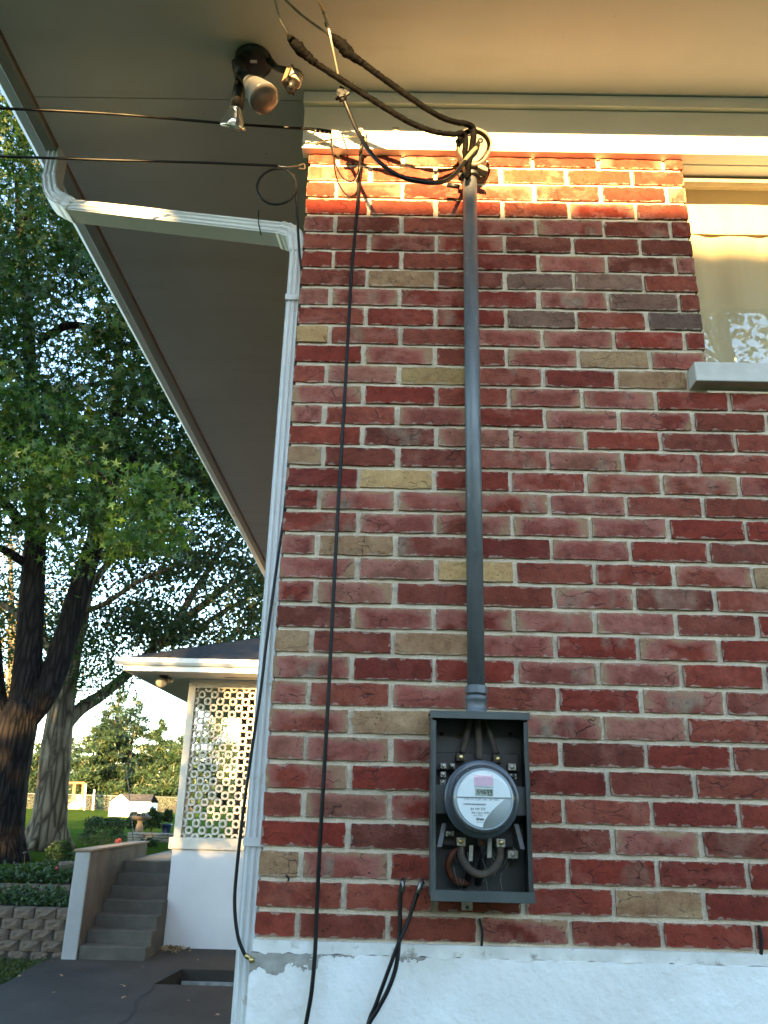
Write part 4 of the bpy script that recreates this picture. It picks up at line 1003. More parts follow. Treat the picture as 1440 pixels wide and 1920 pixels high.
NR = 11; T = (ZT-ZB)/NR
def screen_block(T, depth=.10):
    mb = MB()
    def ring(cx, cz, ri, ro, a0, a1, n, y0, y1):
        st = a1-a0; full = abs(st-2*math.pi) < 1e-6; m = n if full else n+1
        P = []
        for rr, yy in ((ro, y0), (ri, y0), (ri, y1), (ro, y1)):
            P += [(cx+rr*math.cos(a0+st*k/n), yy, cz+rr*math.sin(a0+st*k/n)) for k in range(m)]
        F = []
        for q in range(4):
            for k in range(n):
                k2 = (k+1) % m; F.append((q*m+k, q*m+k2, ((q+1) % 4)*m+k2, ((q+1) % 4)*m+k))
        if not full: F += [(0, m, 2*m, 3*m), (m-1, 4*m-1, 3*m-1, 2*m-1)]
        mb.add(P, F, False)
    ri, ro = T*.150, T*.300
    h = T/2-.002
    ring(0, 0, ri, ro, 0, 2*math.pi, 16, 0, depth)
    for sx, sz, a in ((1, 1, math.pi), (-1, 1, 1.5*math.pi), (-1, -1, 0), (1, -1, .5*math.pi)):
        ring(sx*h, sz*h, ri, ro, a, a+math.pi/2, 4, .002, depth-.002)
        d = Vector((sx, 0, sz)).normalized(); nn = Vector((-d.z, 0, d.x)); c0 = ro-.006; c1 = h*math.sqrt(2)-ro+.006
        mb.prism([d*c0-nn*T*.040+Vector((0, .018, 0)), d*c1-nn*T*.040+Vector((0, .018, 0)), d*c1+nn*T*.040+Vector((0, .018, 0)), d*c0+nn*T*.040+Vector((0, .018, 0))], (0, depth-.036, 0))
    me = mb.mesh('screen_block'); me.materials.append(M_CREAM); return me
scr = MB().box((XS, PY-.012, ZT+.002), (1.0, PY+.13, ZT+.12)).build('screen', M_CREAM, porch)
sb = screen_block(T)
nbx = 0
for j in range(NR):
    for i in range(14):
        o = bpy.data.objects.new('screen_block', sb); COL.objects.link(o)
        o.location = (XS+T*(i+.5), PY+.01+random.uniform(-.002, .002), ZB+.002+T*(j+.5)); adopt(o, scr)
MB().box((XS+T*14, PY, ZB), (1.0, PY+.1, ZT)).build('end_wall', M_STUC, porch)
MB().box((XL-.01, PY-.02, ZT+.1205), (3.0, PY+.18, 2.24)).build('header', M_STUC, porch)
ZP = 2.245; PXL = -4.02; PYF = PY-.90
MB().box((PXL+.02, PYF+.02, ZP), (3.0, PY+7, ZP+.012)).build('soffit', M_SOFFIT, porch)
MB().box((PXL, PYF, ZP-.015), (3.0, PYF+.02, ZP+.11)).build('fascia', M_WHITE, porch)
MB().box((PXL, PYF+.0205, ZP-.015), (PXL+.02, PY+7, ZP+.11)).build('fascia', M_WHITE, porch)
gp = [(0, .115), (0, .02), (-.05, .012), (-.09, .055), (-.10, .125), (-.09, .125), (-.08, .065), (-.045, .025), (-.008, .03), (-.008, .115)]
MB().prism([(PXL-.12, PYF-.0015+a, ZP+.06+b) for a, b in gp], (7.1, 0, 0)).build('gutter', M_SPOUT, porch)
MB().add(*hip_roof(PXL-.07, 6.0, PYF-.07, PY+8, ZP+.17, 1.75)).build('roof', M_SHING, porch)
a = WZ(455, 1271, ZP-.001)
MB().box((a.x-.30, a.y-.05, ZP-.002), (a.x+.5, a.y+.05, ZP-.0005)).build('soffit_vent', M_DARK, porch)
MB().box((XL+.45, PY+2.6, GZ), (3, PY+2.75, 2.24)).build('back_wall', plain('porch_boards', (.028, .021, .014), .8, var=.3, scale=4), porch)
pl = thing('porch_light', WZ(308, 1268, ZP), 'round glass globe lamp under the porch soffit corner', 'lamp')
a = WZ(308, 1267, ZP-.001)
MB().lathe(a, (0, 0, -1), [(0, .075), (.03, .075), (.04, .06), (.055, .05)], 18).build('lamp_base', M_DARK, pl)
MB().lathe(a+Vector((-.02, 0, -.045)), (-.2, -.1, -1), [(0, .05), (.03, .085), (.08, .095), (.13, .07), (.155, .02), (.157, .001)], 18).build('globe', M_LENSW, pl)
MB().lathe(a+Vector((.06, 0, -.04)), (.7, -.2, -.6), [(0, .03), (.05, .05), (.09, .05), (.10, .02)], 12).build('spot_bulb', M_LAMPLENS, pl)
# ------------------------------------------------------------------ stairs and their cheek wall
SY = 10.88; RISE = (-.665-GZ)/7; RUN = .28
stairs = thing('concrete_stairs', (-3.55, SY, GZ), 'grey concrete stairs climbing between the cheek wall and the porch', 'stairs')
M_STEP = plain('step_concrete', (0.085, 0.074, 0.056), .9, var=.22, scale=5, bump=.4, bscale=90, dirt=((.09, .085, .06), 4, .60))
for k in range(7):
    y0_ = SY+RUN*k; xr = -3.08 if y0_ < PY-.02 else XL-.005
    if y0_ < PY < y0_+RUN: xr = XL-.005
    MB().box((-4.04, y0_, GZ-.05), (xr+(-.012*k if y0_ < PY-.3 else 0), y0_+RUN+(-.002 if k < 6 else 2.6), GZ+RISE*(k+1)-(0 if k < 6 else .0))).build('step', M_STEP, stairs, bevel=.012)
ck = thing('cheek_wall', (-4.15, SY, GZ), 'white rendered wall end with brown coping flanking the stairs', 'wall')
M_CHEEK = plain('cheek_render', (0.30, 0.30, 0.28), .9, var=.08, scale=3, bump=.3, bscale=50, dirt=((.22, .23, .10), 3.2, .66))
ZC = W(155, 1592, SY-.02).z
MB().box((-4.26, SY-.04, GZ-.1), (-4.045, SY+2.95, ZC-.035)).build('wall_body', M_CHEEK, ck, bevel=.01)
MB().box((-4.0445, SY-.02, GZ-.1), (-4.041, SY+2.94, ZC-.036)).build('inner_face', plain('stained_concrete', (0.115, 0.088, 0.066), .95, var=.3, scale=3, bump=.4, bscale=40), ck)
MB().box((-4.28, SY-.06, ZC-.033), (-4.02, SY+3.0, ZC)).build('coping', plain('brown_coping', (0.20, 0.135, 0.08), .8, var=.2, scale=8), ck, bevel=.006)
# ------------------------------------------------------------------ tiered retaining walls
M_BLOCK = plain('split_block', (0.125, 0.092, 0.064), .95, var=.25, scale=3.5, bump=1.0, bscale=28, bdist=.02)
def rblock(seed, L=.30, H=.135):
    r = random.Random(seed); V = []; F = []; nx_, nz_ = 5, 3
    for j in range(nz_+1):
        for i in range(nx_+1):
            e = i in (0, nx_) or j in (0, nz_)
            V.append((-L/2+L*i/nx_, (.035 if i in (0, nx_) else .010) + r.uniform(-.006, .006) if e else r.uniform(-.018, .004), -H/2+H*j/nz_))
    for j in range(nz_):
        for i in range(nx_): a = j*(nx_+1)+i; F.append((a, a+1, a+nx_+2, a+nx_+1))
    ring = [i for i in range(nx_+1)]+[j*(nx_+1)+nx_ for j in range(1, nz_+1)]+[nz_*(nx_+1)+i for i in range(nx_-1, -1, -1)]+[j*(nx_+1) for j in range(nz_-1, 0, -1)]
    o = len(V); V += [(V[k][0]*.9, .22, V[k][2]) for k in ring]; n = len(ring)
    F += [(ring[(k+1) % n], ring[k], o+k, o+(k+1) % n) for k in range(n)]
    me = bpy.data.meshes.new('wall_block'); me.from_pydata(V, [], F); me.materials.append(M_BLOCK); return me
RB = [rblock(k) for k in range(6)]
def retaining(label, x0, x1, y, ztop, rows, lean=.02):
    t = thing('retaining_wall', ((x0+x1)/2, y, ztop-rows*.14), label, 'retaining wall')
    r = random.Random(int(y*100))
    MB().box((x0, y+.05, ztop-rows*.14-.1), (x1-.01, y+.28, ztop-.02)).build('block_core', plain('block_joint', (.035, .03, .025), 1.0, bump=0), t)
    for j in range(rows):
        x = x1-.155-(.155 if j % 2 else 0)+.12
        if j % 2: pass
        while x > x0:
            o = bpy.data.objects.new('wall_block', r.choice(RB)); COL.objects.link(o)
            o.location = (x, y+lean*(rows-1-j)*0-.0+lean*(j)*.3+r.uniform(-.008, .008), ztop-.07-.14*(rows-1-j) if False else ztop-.07-.14*j)
            o.rotation_euler.z = r.uniform(-.03, .03); o.scale = (r.uniform(.95, 1.02), 1, 1); adopt(o, t); x -= .315
    return t
RY = 10.93
zt1 = W(77, 1703, RY).z
retaining('lowest tier of the grey block retaining wall beside the driveway', -7.3, -4.27, RY, zt1, 5)
zt2 = W(100, 1660, 11.75).z
retaining('middle tier of the block retaining wall among dark ground cover', -6.1, -4.27, 11.75, zt2, 3)
zt3 = W(110, 1616, 12.4).z
retaining('short top tier of the block retaining wall holding the rose bed', -5.0, -4.27, 12.40, zt3, 3)
M_SOIL = plain('bed_soil', (0.035, 0.026, 0.018), 1.0, var=.4, scale=8, bump=.8, bscale=40)
bed = struct(MB().box((-7.3, RY+.24, GZ-.1), (-4.27, 11.78, zt1-.05)).build('planting_bed', M_SOIL))
bed2 = struct(MB().box((-7.3, 11.99, GZ-.1), (-4.275, 12.62, zt2-.06)).build('planting_bed', M_SOIL))
# terrace at the head of the stairs
ter = struct(MB().box((-4.04, SY+RUN*6+2.62, GZ), (3, 22, -.668)).build('terrace', plain('flagstone', (.26, .25, .24), .55, var=.3, scale=3, bump=.4, bscale=18)))

# ------------------------------------------------------------------ small garden things
def blob_leaves(name, parent, c, rad, n, size, mat, tmpl=OVAL, shell=.55, seed=0):
    d = rng.normal(size=(n, 3)); d /= np.linalg.norm(d, axis=1)[:, None]
    d[:, 2] = np.where(d[:, 2] < -.5, -d[:, 2], d[:, 2])
    bump_ = 1+.10*np.sin(d[:, 0]*7+seed)+.10*np.sin(d[:, 2]*8+seed*2)+.06*np.sin(d[:, 1]*13)
    rr = (shell+(1-shell)*rng.random(n)**.5)*bump_
    pos = np.array(c)+d*rr[:, None]*np.array(rad)
    return leaves(name, pos, size*(.7+.6*rng.random(n)), mat, parent, tmpl, .3)
M_LDARK = mat_leaf('dark_shrub_leaf', (0.022, 0.050, 0.018), (0.045, 0.085, 0.028), None, .25)
M_LMID = mat_leaf('bed_leaf', (0.02, 0.048, 0.018), (0.042, 0.080, 0.026), None, .25)
M_STEM = plain('plant_stem', (0.08, 0.06, 0.035), .9)
def shrub(u, v, y, wpx, hpx, label, mat, n=4200, size=.035, grp=None):
    c = W(u, v, y); k = (y-CY)/FPX; rx, rz = wpx*k/2, hpx*k/2
    t = thing('shrub', (c.x, c.y, c.z-rz), label, 'shrub', grp)
    blob_leaves('foliage', t, (c.x, c.y, c.z), (rx, rx*.9, rz), n, size, mat, seed=u)
    MB().tube([(c.x, c.y, c.z-rz-.02), (c.x+.02, c.y, c.z+rz*.3)], [.03, .012], 6).build('stem', M_STEM, t)
shrub(193, 1567, 14.6, 84, 66, 'dense round dark green shrub beside the stair coping', M_LDARK)
shrub(255, 1545, 19.5, 40, 36, 'dark clipped shrub behind the bird bath on the left', M_LDARK, 2500, .05)
shrub(285, 1540, 20.0, 34, 44, 'dark clipped shrub between the bird bath and the blue pot', M_LDARK, 2500, .05)
shrub(113, 1603, 13.2, 50, 44, 'leafy rose bush growing on the top retaining tier', M_LMID, 1600, .045)
shrub(278, 1590, 17.0, 34, 34, 'small green shrub at the foot of the low stone wall', M_LMID, 1500, .04)
for (x0, x1, y0_, y1_, z, n, lab) in ((-7.2, -4.3, RY+.18, 11.72, zt1, 2600, 'dark ivy ground cover spilling over the lowest retaining tier'), (-6.9, -4.3, 11.9, 12.5, zt2+.02, 2200, 'mixed low plants covering the middle tier bed')):
    P = np.stack([rng.uniform(x0, x1, n), rng.uniform(y0_, y1_, n), z+.02+.16*rng.random(n)**1.5*(1+.6*np.sin(rng.random(n)*6))], 1)
    o = leaves('ground_cover', P, .05+.03*rng.random(n), M_LDARK, None, OVAL, .8); o['kind'] = 'stuff'; o['label'] = lab
M_FLRED = plain('coral_petal', (0.75, 0.16, 0.10), .6, var=.2); M_FLPINK = plain('pink_petal', (0.75, 0.10, 0.16), .6, var=.2)
for (u, v, y, m, lab, rr) in ((222, 1578, 13.1, M_FLRED, 'coral red bloom showing above the stair coping', .075), (108, 1628, 12.3, M_FLPINK, 'pink rose bloom on the middle tier', .05)):
    c = W(u, v, y); t = thing('flower', (c.x, c.y, c.z-.35), lab, 'flower')
    n = 60; d = rng.normal(size=(n, 3)); d /= np.linalg.norm(d, axis=1)[:, None]
    leaves('petals', np.array(c)+d*rr*.6, np.full(n, rr*.7), m, t, OVAL, .4)
    MB().tube([(c.x, c.y, c.z-.4), (c.x, c.y, c.z)], .008, 5).build('stalk', M_STEM, t)
for (u, v0, v1) in ((46, 1600, 1660), (32, 1622, 1665), (80, 1620, 1662)):
    a = W(u, v0, 12.2); b = W(u-3, v1, 12.2); t = thing('seed_head', b, 'dry %s stalk with a dark seed head on the tier bed' % {46: 'tall', 32: 'short leftmost', 80: 'short rightmost'}[u], 'plant')
    MB().tube([b, (a+b)/2+Vector((.01, 0, 0)), a], .006, 5).build('stalk', M_STEM, t)
    MB().lathe(a-Vector((0, 0, .02)), (0, 0, 1), [(0, .008), (.015, .026), (.035, .026), (.05, .006)], 10).build('head', M_DARK, t)
# bird bath
BBy = 18.6
bb0 = W(258, 1580, BBy); bbt = W(258, 1533, BBy)
bath = thing('bird_bath', (bb0.x, BBy, bb0.z), 'stone bird bath with wide bowl on a baluster pedestal', 'bird bath')
M_BATH = plain('bath_stone', (0.16, 0.13, 0.10), .85, var=.2, scale=9, bump=.4)
H = bbt.z-bb0.z
MB().lathe(bb0, (0, 0, 1), [(0, .15), (.04, .15), (.06, .10), (.14, .075), (.26, .095), (.36, .085), (H*.80, .055), (H*.86, .075), (H*.9, .08)], 20).build('pedestal', M_BATH, bath)
MB().lathe(bb0+Vector((0, 0, H*.88)), (0, 0, 1), [(0, .08), (.03, .20), (.07, .25), (.095, .26), (.10, .25), (.075, .235), (.05, .15), (.045, .001)], 24).build('bowl', M_BATH, bath)
a = bb0+Vector((0, 0, H*.88+.08))
mb = MB()
for k in range(9):
    q = 2*math.pi*k/9; mb.tube(spline([a+Vector((.20*math.cos(q), .2*math.sin(q), 0)), a+Vector((.14*math.cos(q+.5), .14*math.sin(q+.5), .13)), a+Vector((.24*math.cos(q+.9), .2*math.sin(q+.9), .20))], 4), .007, 4)
tg = mb.build('wire_ornament', M_STEEL); tag(tg, 'tangle of bent wire and twigs standing in the bird bath bowl', 'ornament')
ph = [W(251, 1590, 14.3), W(247, 1540, 14.3), W(240, 1470, 14.3), W(234, 1440, 14.3), W(238, 1430, 14.3), W(246, 1434, 14.3)]
tag(MB().tube(spline(ph, 5), .009, 6).build('shepherd_hook', M_DARK), 'thin dark shepherd hook pole standing behind the stair coping', 'pole')
pt = W(312, 1555, 20.3); k = (20.3-CY)/FPX
pot = thing('plant_pot', (pt.x, pt.y, pt.z-10*k), 'blue flower pot with a small evergreen near the porch', 'pot')
MB().lathe((pt.x, pt.y, pt.z-9*k), (0, 0, 1), [(0, 6*k), (15*k, 8.5*k), (15.2*k, 9.2*k), (18*k, 9.2*k), (18*k, 8*k), (14*k, 7.5*k), (14*k, .001)], 18).build('container', plain('blue_glaze', (0.03, 0.06, 0.22), .3, var=.2), pot)
blob_leaves('foliage', pot, (pt.x, pt.y, pt.z+18*k), (10*k, 9*k, 14*k), 900, .05, M_LDARK, seed=4)
lw = thing('stone_wall', (W(290, 1600, 18.2).x, 18.2, -.67), 'low pale stacked stone wall beyond the terrace', 'wall')
r = random.Random(12); z = -.68; zt = W(300, 1562, 18.2).z
for j in range(4):
    x = W(236, 1590, 18.2).x; hh_ = (zt-z)/4
    while x < W(345, 1590, 18.2).x:
        L = r.uniform(.2, .42)
        MB().box((x, 18.2+r.uniform(0, .03), -.68+j*hh_+.006), (x+L-.012, 18.45, -.68+(j+1)*hh_-.004)).build('stone', plain('pale_stone', (.32, .30, .26), .9, var=.3, scale=2.2, bump=.5), lw, bevel=.015); x += L
# garden shed
sd = 43.0; kk = (sd-CY)/FPX
sA = W(203, 1529, sd); sB = W(286, 1533, sd+.8)
shed = thing('garden_shed', ((sA.x+sB.x)/2, sd, sA.z), 'small white shed with dark gable roof on the lawn', 'shed')
M_SHED = plain('white_siding', (0.72, 0.72, 0.72), .6, var=.04, scale=2, bump=0)
x0, x1 = sA.x, sB.x; zb_ = min(sA.z, sB.z)-.1; ze = W(203, 1503, sd).z; zr = W(224, 1489, sd).z; xm = x0+.55*.9
xg = x0+1.05
MB().prism([(x0, sd, zb_), (xg, sd, zb_), (xg, sd, ze), ((x0+xg)/2, sd, zr), (x0, sd, ze)], (0, .02, 0)).build('gable_wall', M_SHED, shed)
mb = MB(); mb.box((xg+.002, sd+.02, zb_), (x1, sd+1.5, ze-.02)); mb.box((x0+.01, sd+.021, zb_), (xg, sd+1.5, ze-.02)); mb.build('side_wall', M_SHED, shed)
for j in range(6):
    z = zb_+.12+j*(ze-zb_-.15)/6; MB().box((xg+.01, sd+.008, z), (x1-.01, sd+.0195, z+(ze-zb_-.15)/6-.02)).build('siding_board', M_SHED, shed)
MB().add([(x0-.06, sd-.05, ze+.02), ((x0+xg)/2, sd-.05, zr+.03), (x1-.05, sd+.75, zr+.03), (x1+.05, sd-.05, ze+.04), (xg+.03, sd-.05, ze+.02), (x1+.05, sd+1.6, ze), (x0-.06, sd+1.6, ze)], [(4, 3, 2, 1), (1, 2, 5, 6), (0, 1, 6)]).build('roof', M_SHING, shed)
MB().box((xg+.03, sd-.06, ze-.06), (x1+.06, sd-.02, ze+.03)).build('eave_board', M_SHED, shed)
# chain link fence
fy_ = 62.0
fence = thing('chain_link_fence', (W(100, 1500, fy_).x, fy_, -.55), 'grey chain link fence along the far edge of the lawn', 'fence')
fzb = W(60, 1517, fy_).z; fzt = W(60, 1488, fy_).z
fx0, fx1 = W(-120, 1500, fy_).x, W(345, 1500, fy_).x
n = 0; x = fx0
while x < fx1:
    MB().tube([(x, fy_, fzb-.2), (x, fy_, fzt+.04)], .035, 6).build('fence_post', M_GALVL if 'M_GALVL' in globals() else plain('galvanised', (.20, .20, .20), .6, metal=.3, var=.1, bump=0), fence); x += 2.6
MB().tube([(fx0, fy_, fzt), (fx1, fy_, fzt)], .025, 6).build('top_rail', MATS['galvanised'], fence)
mb = MB(); s_ = .11; H_ = fzt-fzb; x = fx0-H_
while x < fx1:
    for sg in (1, -1):
        a = (x if sg > 0 else x+H_, fy_+.01*sg, fzb); b = (x+H_ if sg > 0 else x, fy_+.01*sg, fzt); mb.tube([a, b], .0028, 3, caps=False, smooth=False)
    x += s_
mb.build('wire_mesh', MATS['galvanised'], fence)['kind'] = 'stuff'
for (u, v) in ((161, 1470), (177, 1480)):
    a = W(u, v, fy_-4); b = W(u-3, 1519, fy_-4)
    tag(MB().tube([b, a], [.06, .05], 8).build('gate_post', M_SHED), '%s white post standing before the chain link fence' % ('taller' if u == 161 else 'shorter'), 'post')
# playset
py_ = 66.0
ps = thing('playset', (W(140, 1515, py_).x, py_, -.5), 'orange wooden playset with green slide behind the fence', 'playset')
M_CED = plain('cedar', (0.42, 0.17, 0.06), .8, var=.2)
for (ua, va, ub) in ((127, 1466, 122), (140, 1468, 136), (157, 1467, 154)):
    MB().tube([W(ub, 1518, py_), W(ua, va, py_)], .14, 4).build('post', M_CED, ps)
MB().tube([W(125, 1468, py_), W(158, 1468, py_)], .10, 4).build('beam', M_CED, ps)
MB().tube([W(122, 1502, py_), W(155, 1500, py_)], .10, 4).build('rail', M_CED, ps)
MB().obox((W(150, 1490, py_)+W(158, 1514, py_))/2, (.25, 0, 0), (0, .4, 0), (W(158, 1514, py_)-W(150, 1490, py_))/2).build('slide', plain('green_plastic', (.02, .16, .10), .4), ps)
MB().lathe(W(141, 1517, py_), (0, 0, 1), [(0, .55), (.25, .6), (.5, .35), (.6, .01)], 14).build('toy_dome', plain('pale_plastic', (.6, .6, .55), .5), ps)
MB().lathe(W(128, 1517, py_), (0, 0, 1), [(0, .4), (.2, .42), (.35, .2), (.38, .01)], 12).build('toy_dome', plain('yellow_plastic', (.6, .42, .05), .5), ps)

# fallen leaves on the driveway
lf = bpy.data.meshes.new('fallen_leaf'); lf.from_pydata([tuple(p) for p in STAR[0]*np.array([1, 1, .8])], [], [tuple(int(i) for i in t) for t in STAR[1]])
lf.materials.append(plain('dry_leaf', (0.34, 0.24, 0.13), .8, var=.3))
FL = [(98, 1800, 'pale fallen leaf beside the cheek wall foot'), (232, 1847, 'large tan fallen leaf in the middle of the driveway'), (230, 1869, 'small fallen leaf just below the large tan one'), (101, 1860, 'small fallen leaf on the left of the driveway'),
      (267, 1812, 'long pale fallen leaf below the lowest step'), (115, 1828, 'fallen leaf left of the steps on the asphalt'), (37, 1829, 'fallen leaf on the grass edge at left'), (353, 1875, 'pale fallen leaf right of the driveway crack'), (407, 1901, 'fallen leaf close to the downspout at the bottom'),
      (370, 1799, 'fallen leaf by the white porch wall'), (297, 1806, 'fallen leaf among debris beside the steps'), (155, 1816, 'tiny fallen leaf before the cheek wall')]
for i, (u, v, lab) in enumerate(FL):
    o = bpy.data.objects.new('fallen_leaf', lf); COL.objects.link(o); p = WZ(u, v, GZ+.012)
    o.location = p; s_ = (.085 if i == 1 else random.uniform(.03, .06)); o.scale = (s_,)*3; o.rotation_euler = (random.uniform(-.4, .4), random.uniform(-.4, .4), random.uniform(0, 6))
    tag(o, lab, 'leaf', 'fallen leaves on the driveway')
n = 240
P = np.stack([rng.normal(-2.95, .12, n), rng.normal(11.85, .10, n), GZ+.01+.03*rng.random(n)], 1); P[:, 1] = np.minimum(P[:, 1], PY-.02)
o = leaves('leaf_litter', P, .03+.03*rng.random(n), MATS['dry_leaf'], None, OVAL, 1.2); o['kind'] = 'stuff'; o['label'] = 'brown leaf litter in the corner between steps and porch wall'

n = 260
P = np.stack([rng.uniform(-5.9, -4.45, n), rng.uniform(8.6, 10.85, n), GZ-.035+.02*rng.random(n)], 1)
o = leaves('verge_litter', P, .025+.03*rng.random(n), MATS['dry_leaf'], None, OVAL, 1.5); o['kind'] = 'stuff'; o['label'] = 'dry leaves scattered over the grass verge below the block wall'
n = 9000
P = np.stack([rng.uniform(-6.2, -4.40, n), rng.uniform(8.2, 10.9, n), GZ-.03+.02*rng.random(n)], 1)
o = leaves('verge_grass', P, .05+.04*rng.random(n), mat_leaf('grass_blade', (.022, .045, .010), (.055, .080, .016), None, .3), None, NEEDLE, .0); o['kind'] = 'stuff'; o['label'] = 'rough grass verge beside the driveway'
# ------------------------------------------------------------------ trees
def mat_bark(name, c1, c2, k, depth):
    s = NB(name); s.set(.95, 0, .15); v = s.coord()
    st = s.mapped(v, (k, k, k*.16)); n1 = s.noise(1.0, st, 6, .65)
    vo = s.n('TexVoronoi', feature='DISTANCE_TO_EDGE'); vo.inputs['Scale'].default_value = .8; s.l(st, vo.inputs['Vector'])
    f = s.math('MULTIPLY', s.ramp(vo.outputs['Distance'], [(0.0, 0.0), (0.28, 1.0)]), n1)
    c = s.ramp(f, [(0.05, tuple(x*.35 for x in c1)), (0.3, c1), (0.65, c2)])
    c = s.mix(s.ramp(s.noise(1.3, v, 5, .7), [(.52, 0.), (.7, .5)]), c, tuple(x*1.3 for x in c2))
    s.col(c); s.bump(s.math('ADD', f, s.math('MULTIPLY', s.noise(30, v, 4), .2)), 1.0, depth); return s.m
M_BARKD = mat_bark('dark_bark', (0.011, 0.010, 0.010), (0.021, 0.018, 0.017), 14, .06)
M_BARKG = mat_bark('grey_bark', (0.12, 0.10, 0.07), (0.20, 0.17, 0.12), 9, .03)
M_L1 = mat_leaf('shaded_sweetgum_leaf', (0.011, 0.038, 0.015), (0.028, 0.070, 0.018), (0.07, 0.095, 0.02), .42)  # crown copy of the leaf, darkened for shade
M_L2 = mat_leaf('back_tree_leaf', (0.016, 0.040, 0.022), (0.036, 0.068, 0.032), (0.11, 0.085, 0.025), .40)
M_L1B = mat_leaf('sunlit_bough_leaf', (0.020, 0.064, 0.022), (0.055, 0.118, 0.024), (0.10, 0.14, 0.028), .45)  # brighter copy of the crown leaf, sunlight put in its colour
M_PINE = mat_leaf('spruce_needle', (0.014, 0.038, 0.020), (0.034, 0.064, 0.028), (.07, .075, .025), .22)
def limb(mb, pts, radii, n=6, seg=10, wob=.0):
    mb.tube(spline(pts, n), lerp_list(radii, n), seg)
def flare(p, r0, mb, k=6):
    for i in range(k):
        a = 2*math.pi*i/k+.4; d = Vector((math.cos(a), math.sin(a), 0))
        mb.tube(spline([p+d*r0*.55+Vector((0, 0, r0*1.5)), p+d*r0*.95+Vector((0, 0, r0*.45)), p+d*r0*1.6+Vector((0, 0, -.05))], 4), lerp_list([r0*.35, r0*.38, r0*.12], 4), 7)
TY = 12.9+.6
t1 = thing('sweetgum_tree', W(8, 1640, TY), 'large dark trunked tree with star shaped leaves at the left edge', 'tree')
mb = MB()
b0 = W(-8, 1640, TY)
limb(mb, [b0+Vector((0, 0, -.15)), W(-2, 1560, TY), W(12, 1460, TY), W(30, 1370, TY), W(45, 1320, TY)], [.54, .43, .39, .37, .31], 6, 14)
flare(b0, .42, mb)
limb(mb, [W(35, 1380, TY), W(48, 1290, TY), W(55, 1200, TY), W(62, 1080, TY), W(68, 950, TY), W(60, 780, TY-.3), W(50, 560, TY-.6), W(30, 330, TY-.8)], [.30, .27, .25, .23, .19, .15, .11, .05], 6, 12)
limb(mb, [W(40, 1350, TY), W(88, 1290, TY+.1), W(125, 1190, TY+.2), W(160, 1070, TY+.3), W(190, 985, TY+.3), W(208, 900, TY+.3), W(216, 790, TY+.3), W(225, 620, TY+.1), W(235, 420, TY)], [.30, .26, .23, .21, .19, .17, .13, .09, .04], 6, 12)
limb(mb, [W(5, 1400, TY), W(-12, 1300, TY), W(-25, 1150, TY-.2), W(-60, 950, TY-.5), W(-90, 700, TY-1)], [.26, .22, .18, .14, .06], 6, 10)
for pts, rr in (([(186, 990), (230, 960), (262, 920), (300, 880)], (.12, .10, .08, .05)), ([(192, 1045), (240, 1015), (285, 990), (340, 945)], (.11, .09, .07, .04)), ([(205, 915), (240, 870), (262, 845), (310, 800)], (.12, .08, .06, .03)),
                ([(62, 990), (35, 975), (15, 950), (-10, 935)], (.13, .12, .10, .08)), ([(58, 1062), (38, 1050), (10, 1032), (-20, 1022)], (.10, .09, .08, .06)), ([(72, 640), (130, 610), (190, 622), (240, 650)], (.09, .09, .08, .05)),
                ([(60, 780), (110, 740), (170, 722), (270, 712)], (.08, .07, .05, .03)), ([(38, 470), (60, 380), (52, 290), (30, 220)], (.07, .06, .05, .03)), ([(12, 540), (40, 440), (60, 370), (90, 330)], (.06, .05, .04, .02)), ([(45, 540), (10, 530), (-30, 520), (-60, 500)], (.06, .05, .04, .03)),
                ([(216, 790), (260, 740), (290, 690), (310, 640)], (.08, .06, .04, .02)), ([(222, 640), (190, 560), (150, 480), (120, 420)], (.07, .05, .03, .02))):
    k = random.uniform(-.6, .4); limb(mb, [W(u, v, TY+k*i/3) for i, (u, v) in enumerate(pts)], rr, 5, 8)
trunk1 = mb.build('trunk', M_BARKD, t1)
def clump_leaves(centres, per, rad, size):
    C = np.repeat(centres, per, 0); n = len(C)
    off = rng.normal(size=(n, 3))*np.array([1, 1, .55])*np.repeat(rad, per)[:, None]
    return C+off
# crown: clumps through an uneven ellipsoid round the stems
def crown_clumps(c, R, n, keep):
    out = []
    while len(out) < n:
        p = rng.uniform(-1, 1, 3); d = np.linalg.norm(p)
        if d > 1 or d < .35 and random.random() < .6: continue
        q = np.array(c)+p*np.array(R)
        if keep(q): out.append(q)
    return np.array(out)
def to_px(q):
    d = np.asarray(q)-C0; ww = d @ _f
    return 720+FPX*(d @ _r)/ww, 960-FPX*(d @ _u)/ww
HOLES = [(110, 880, 30), (235, 705, 26), (60, 1010, 50), (300, 1000, 40), (345, 905, 22), (70, 690, 20), (235, 470, 22), (380, 980, 40), (30, 230, 25), (150, 590, 15), (20, 960, 40)]
def keep1(q):
    u, v = to_px(q)
    if q[0] > -1.5 and q[2] < 6: return False
    if v > 1110: return False
    if v > 930 and random.random() < (v-930)/200+.25: return False
    if u > 240 and v > 960+60*math.sin(u*.03): return False
    for (a, b, r_) in HOLES:
        if (u-a)**2+(v-b)**2 < r_*r_ and random.random() < .93: return False
    return True
cc1 = crown_clumps((-5.6, 12.6, 10.2), (6.3, 5.0, 6.2), 720, keep1)
rd = rng.uniform(.22, .50, len(cc1))
pos = clump_leaves(cc1, 100, rd*1.15, 0)
leaves('crown', pos, .095+.055*rng.random(len(pos)), M_L1, t1, STAR, .5)
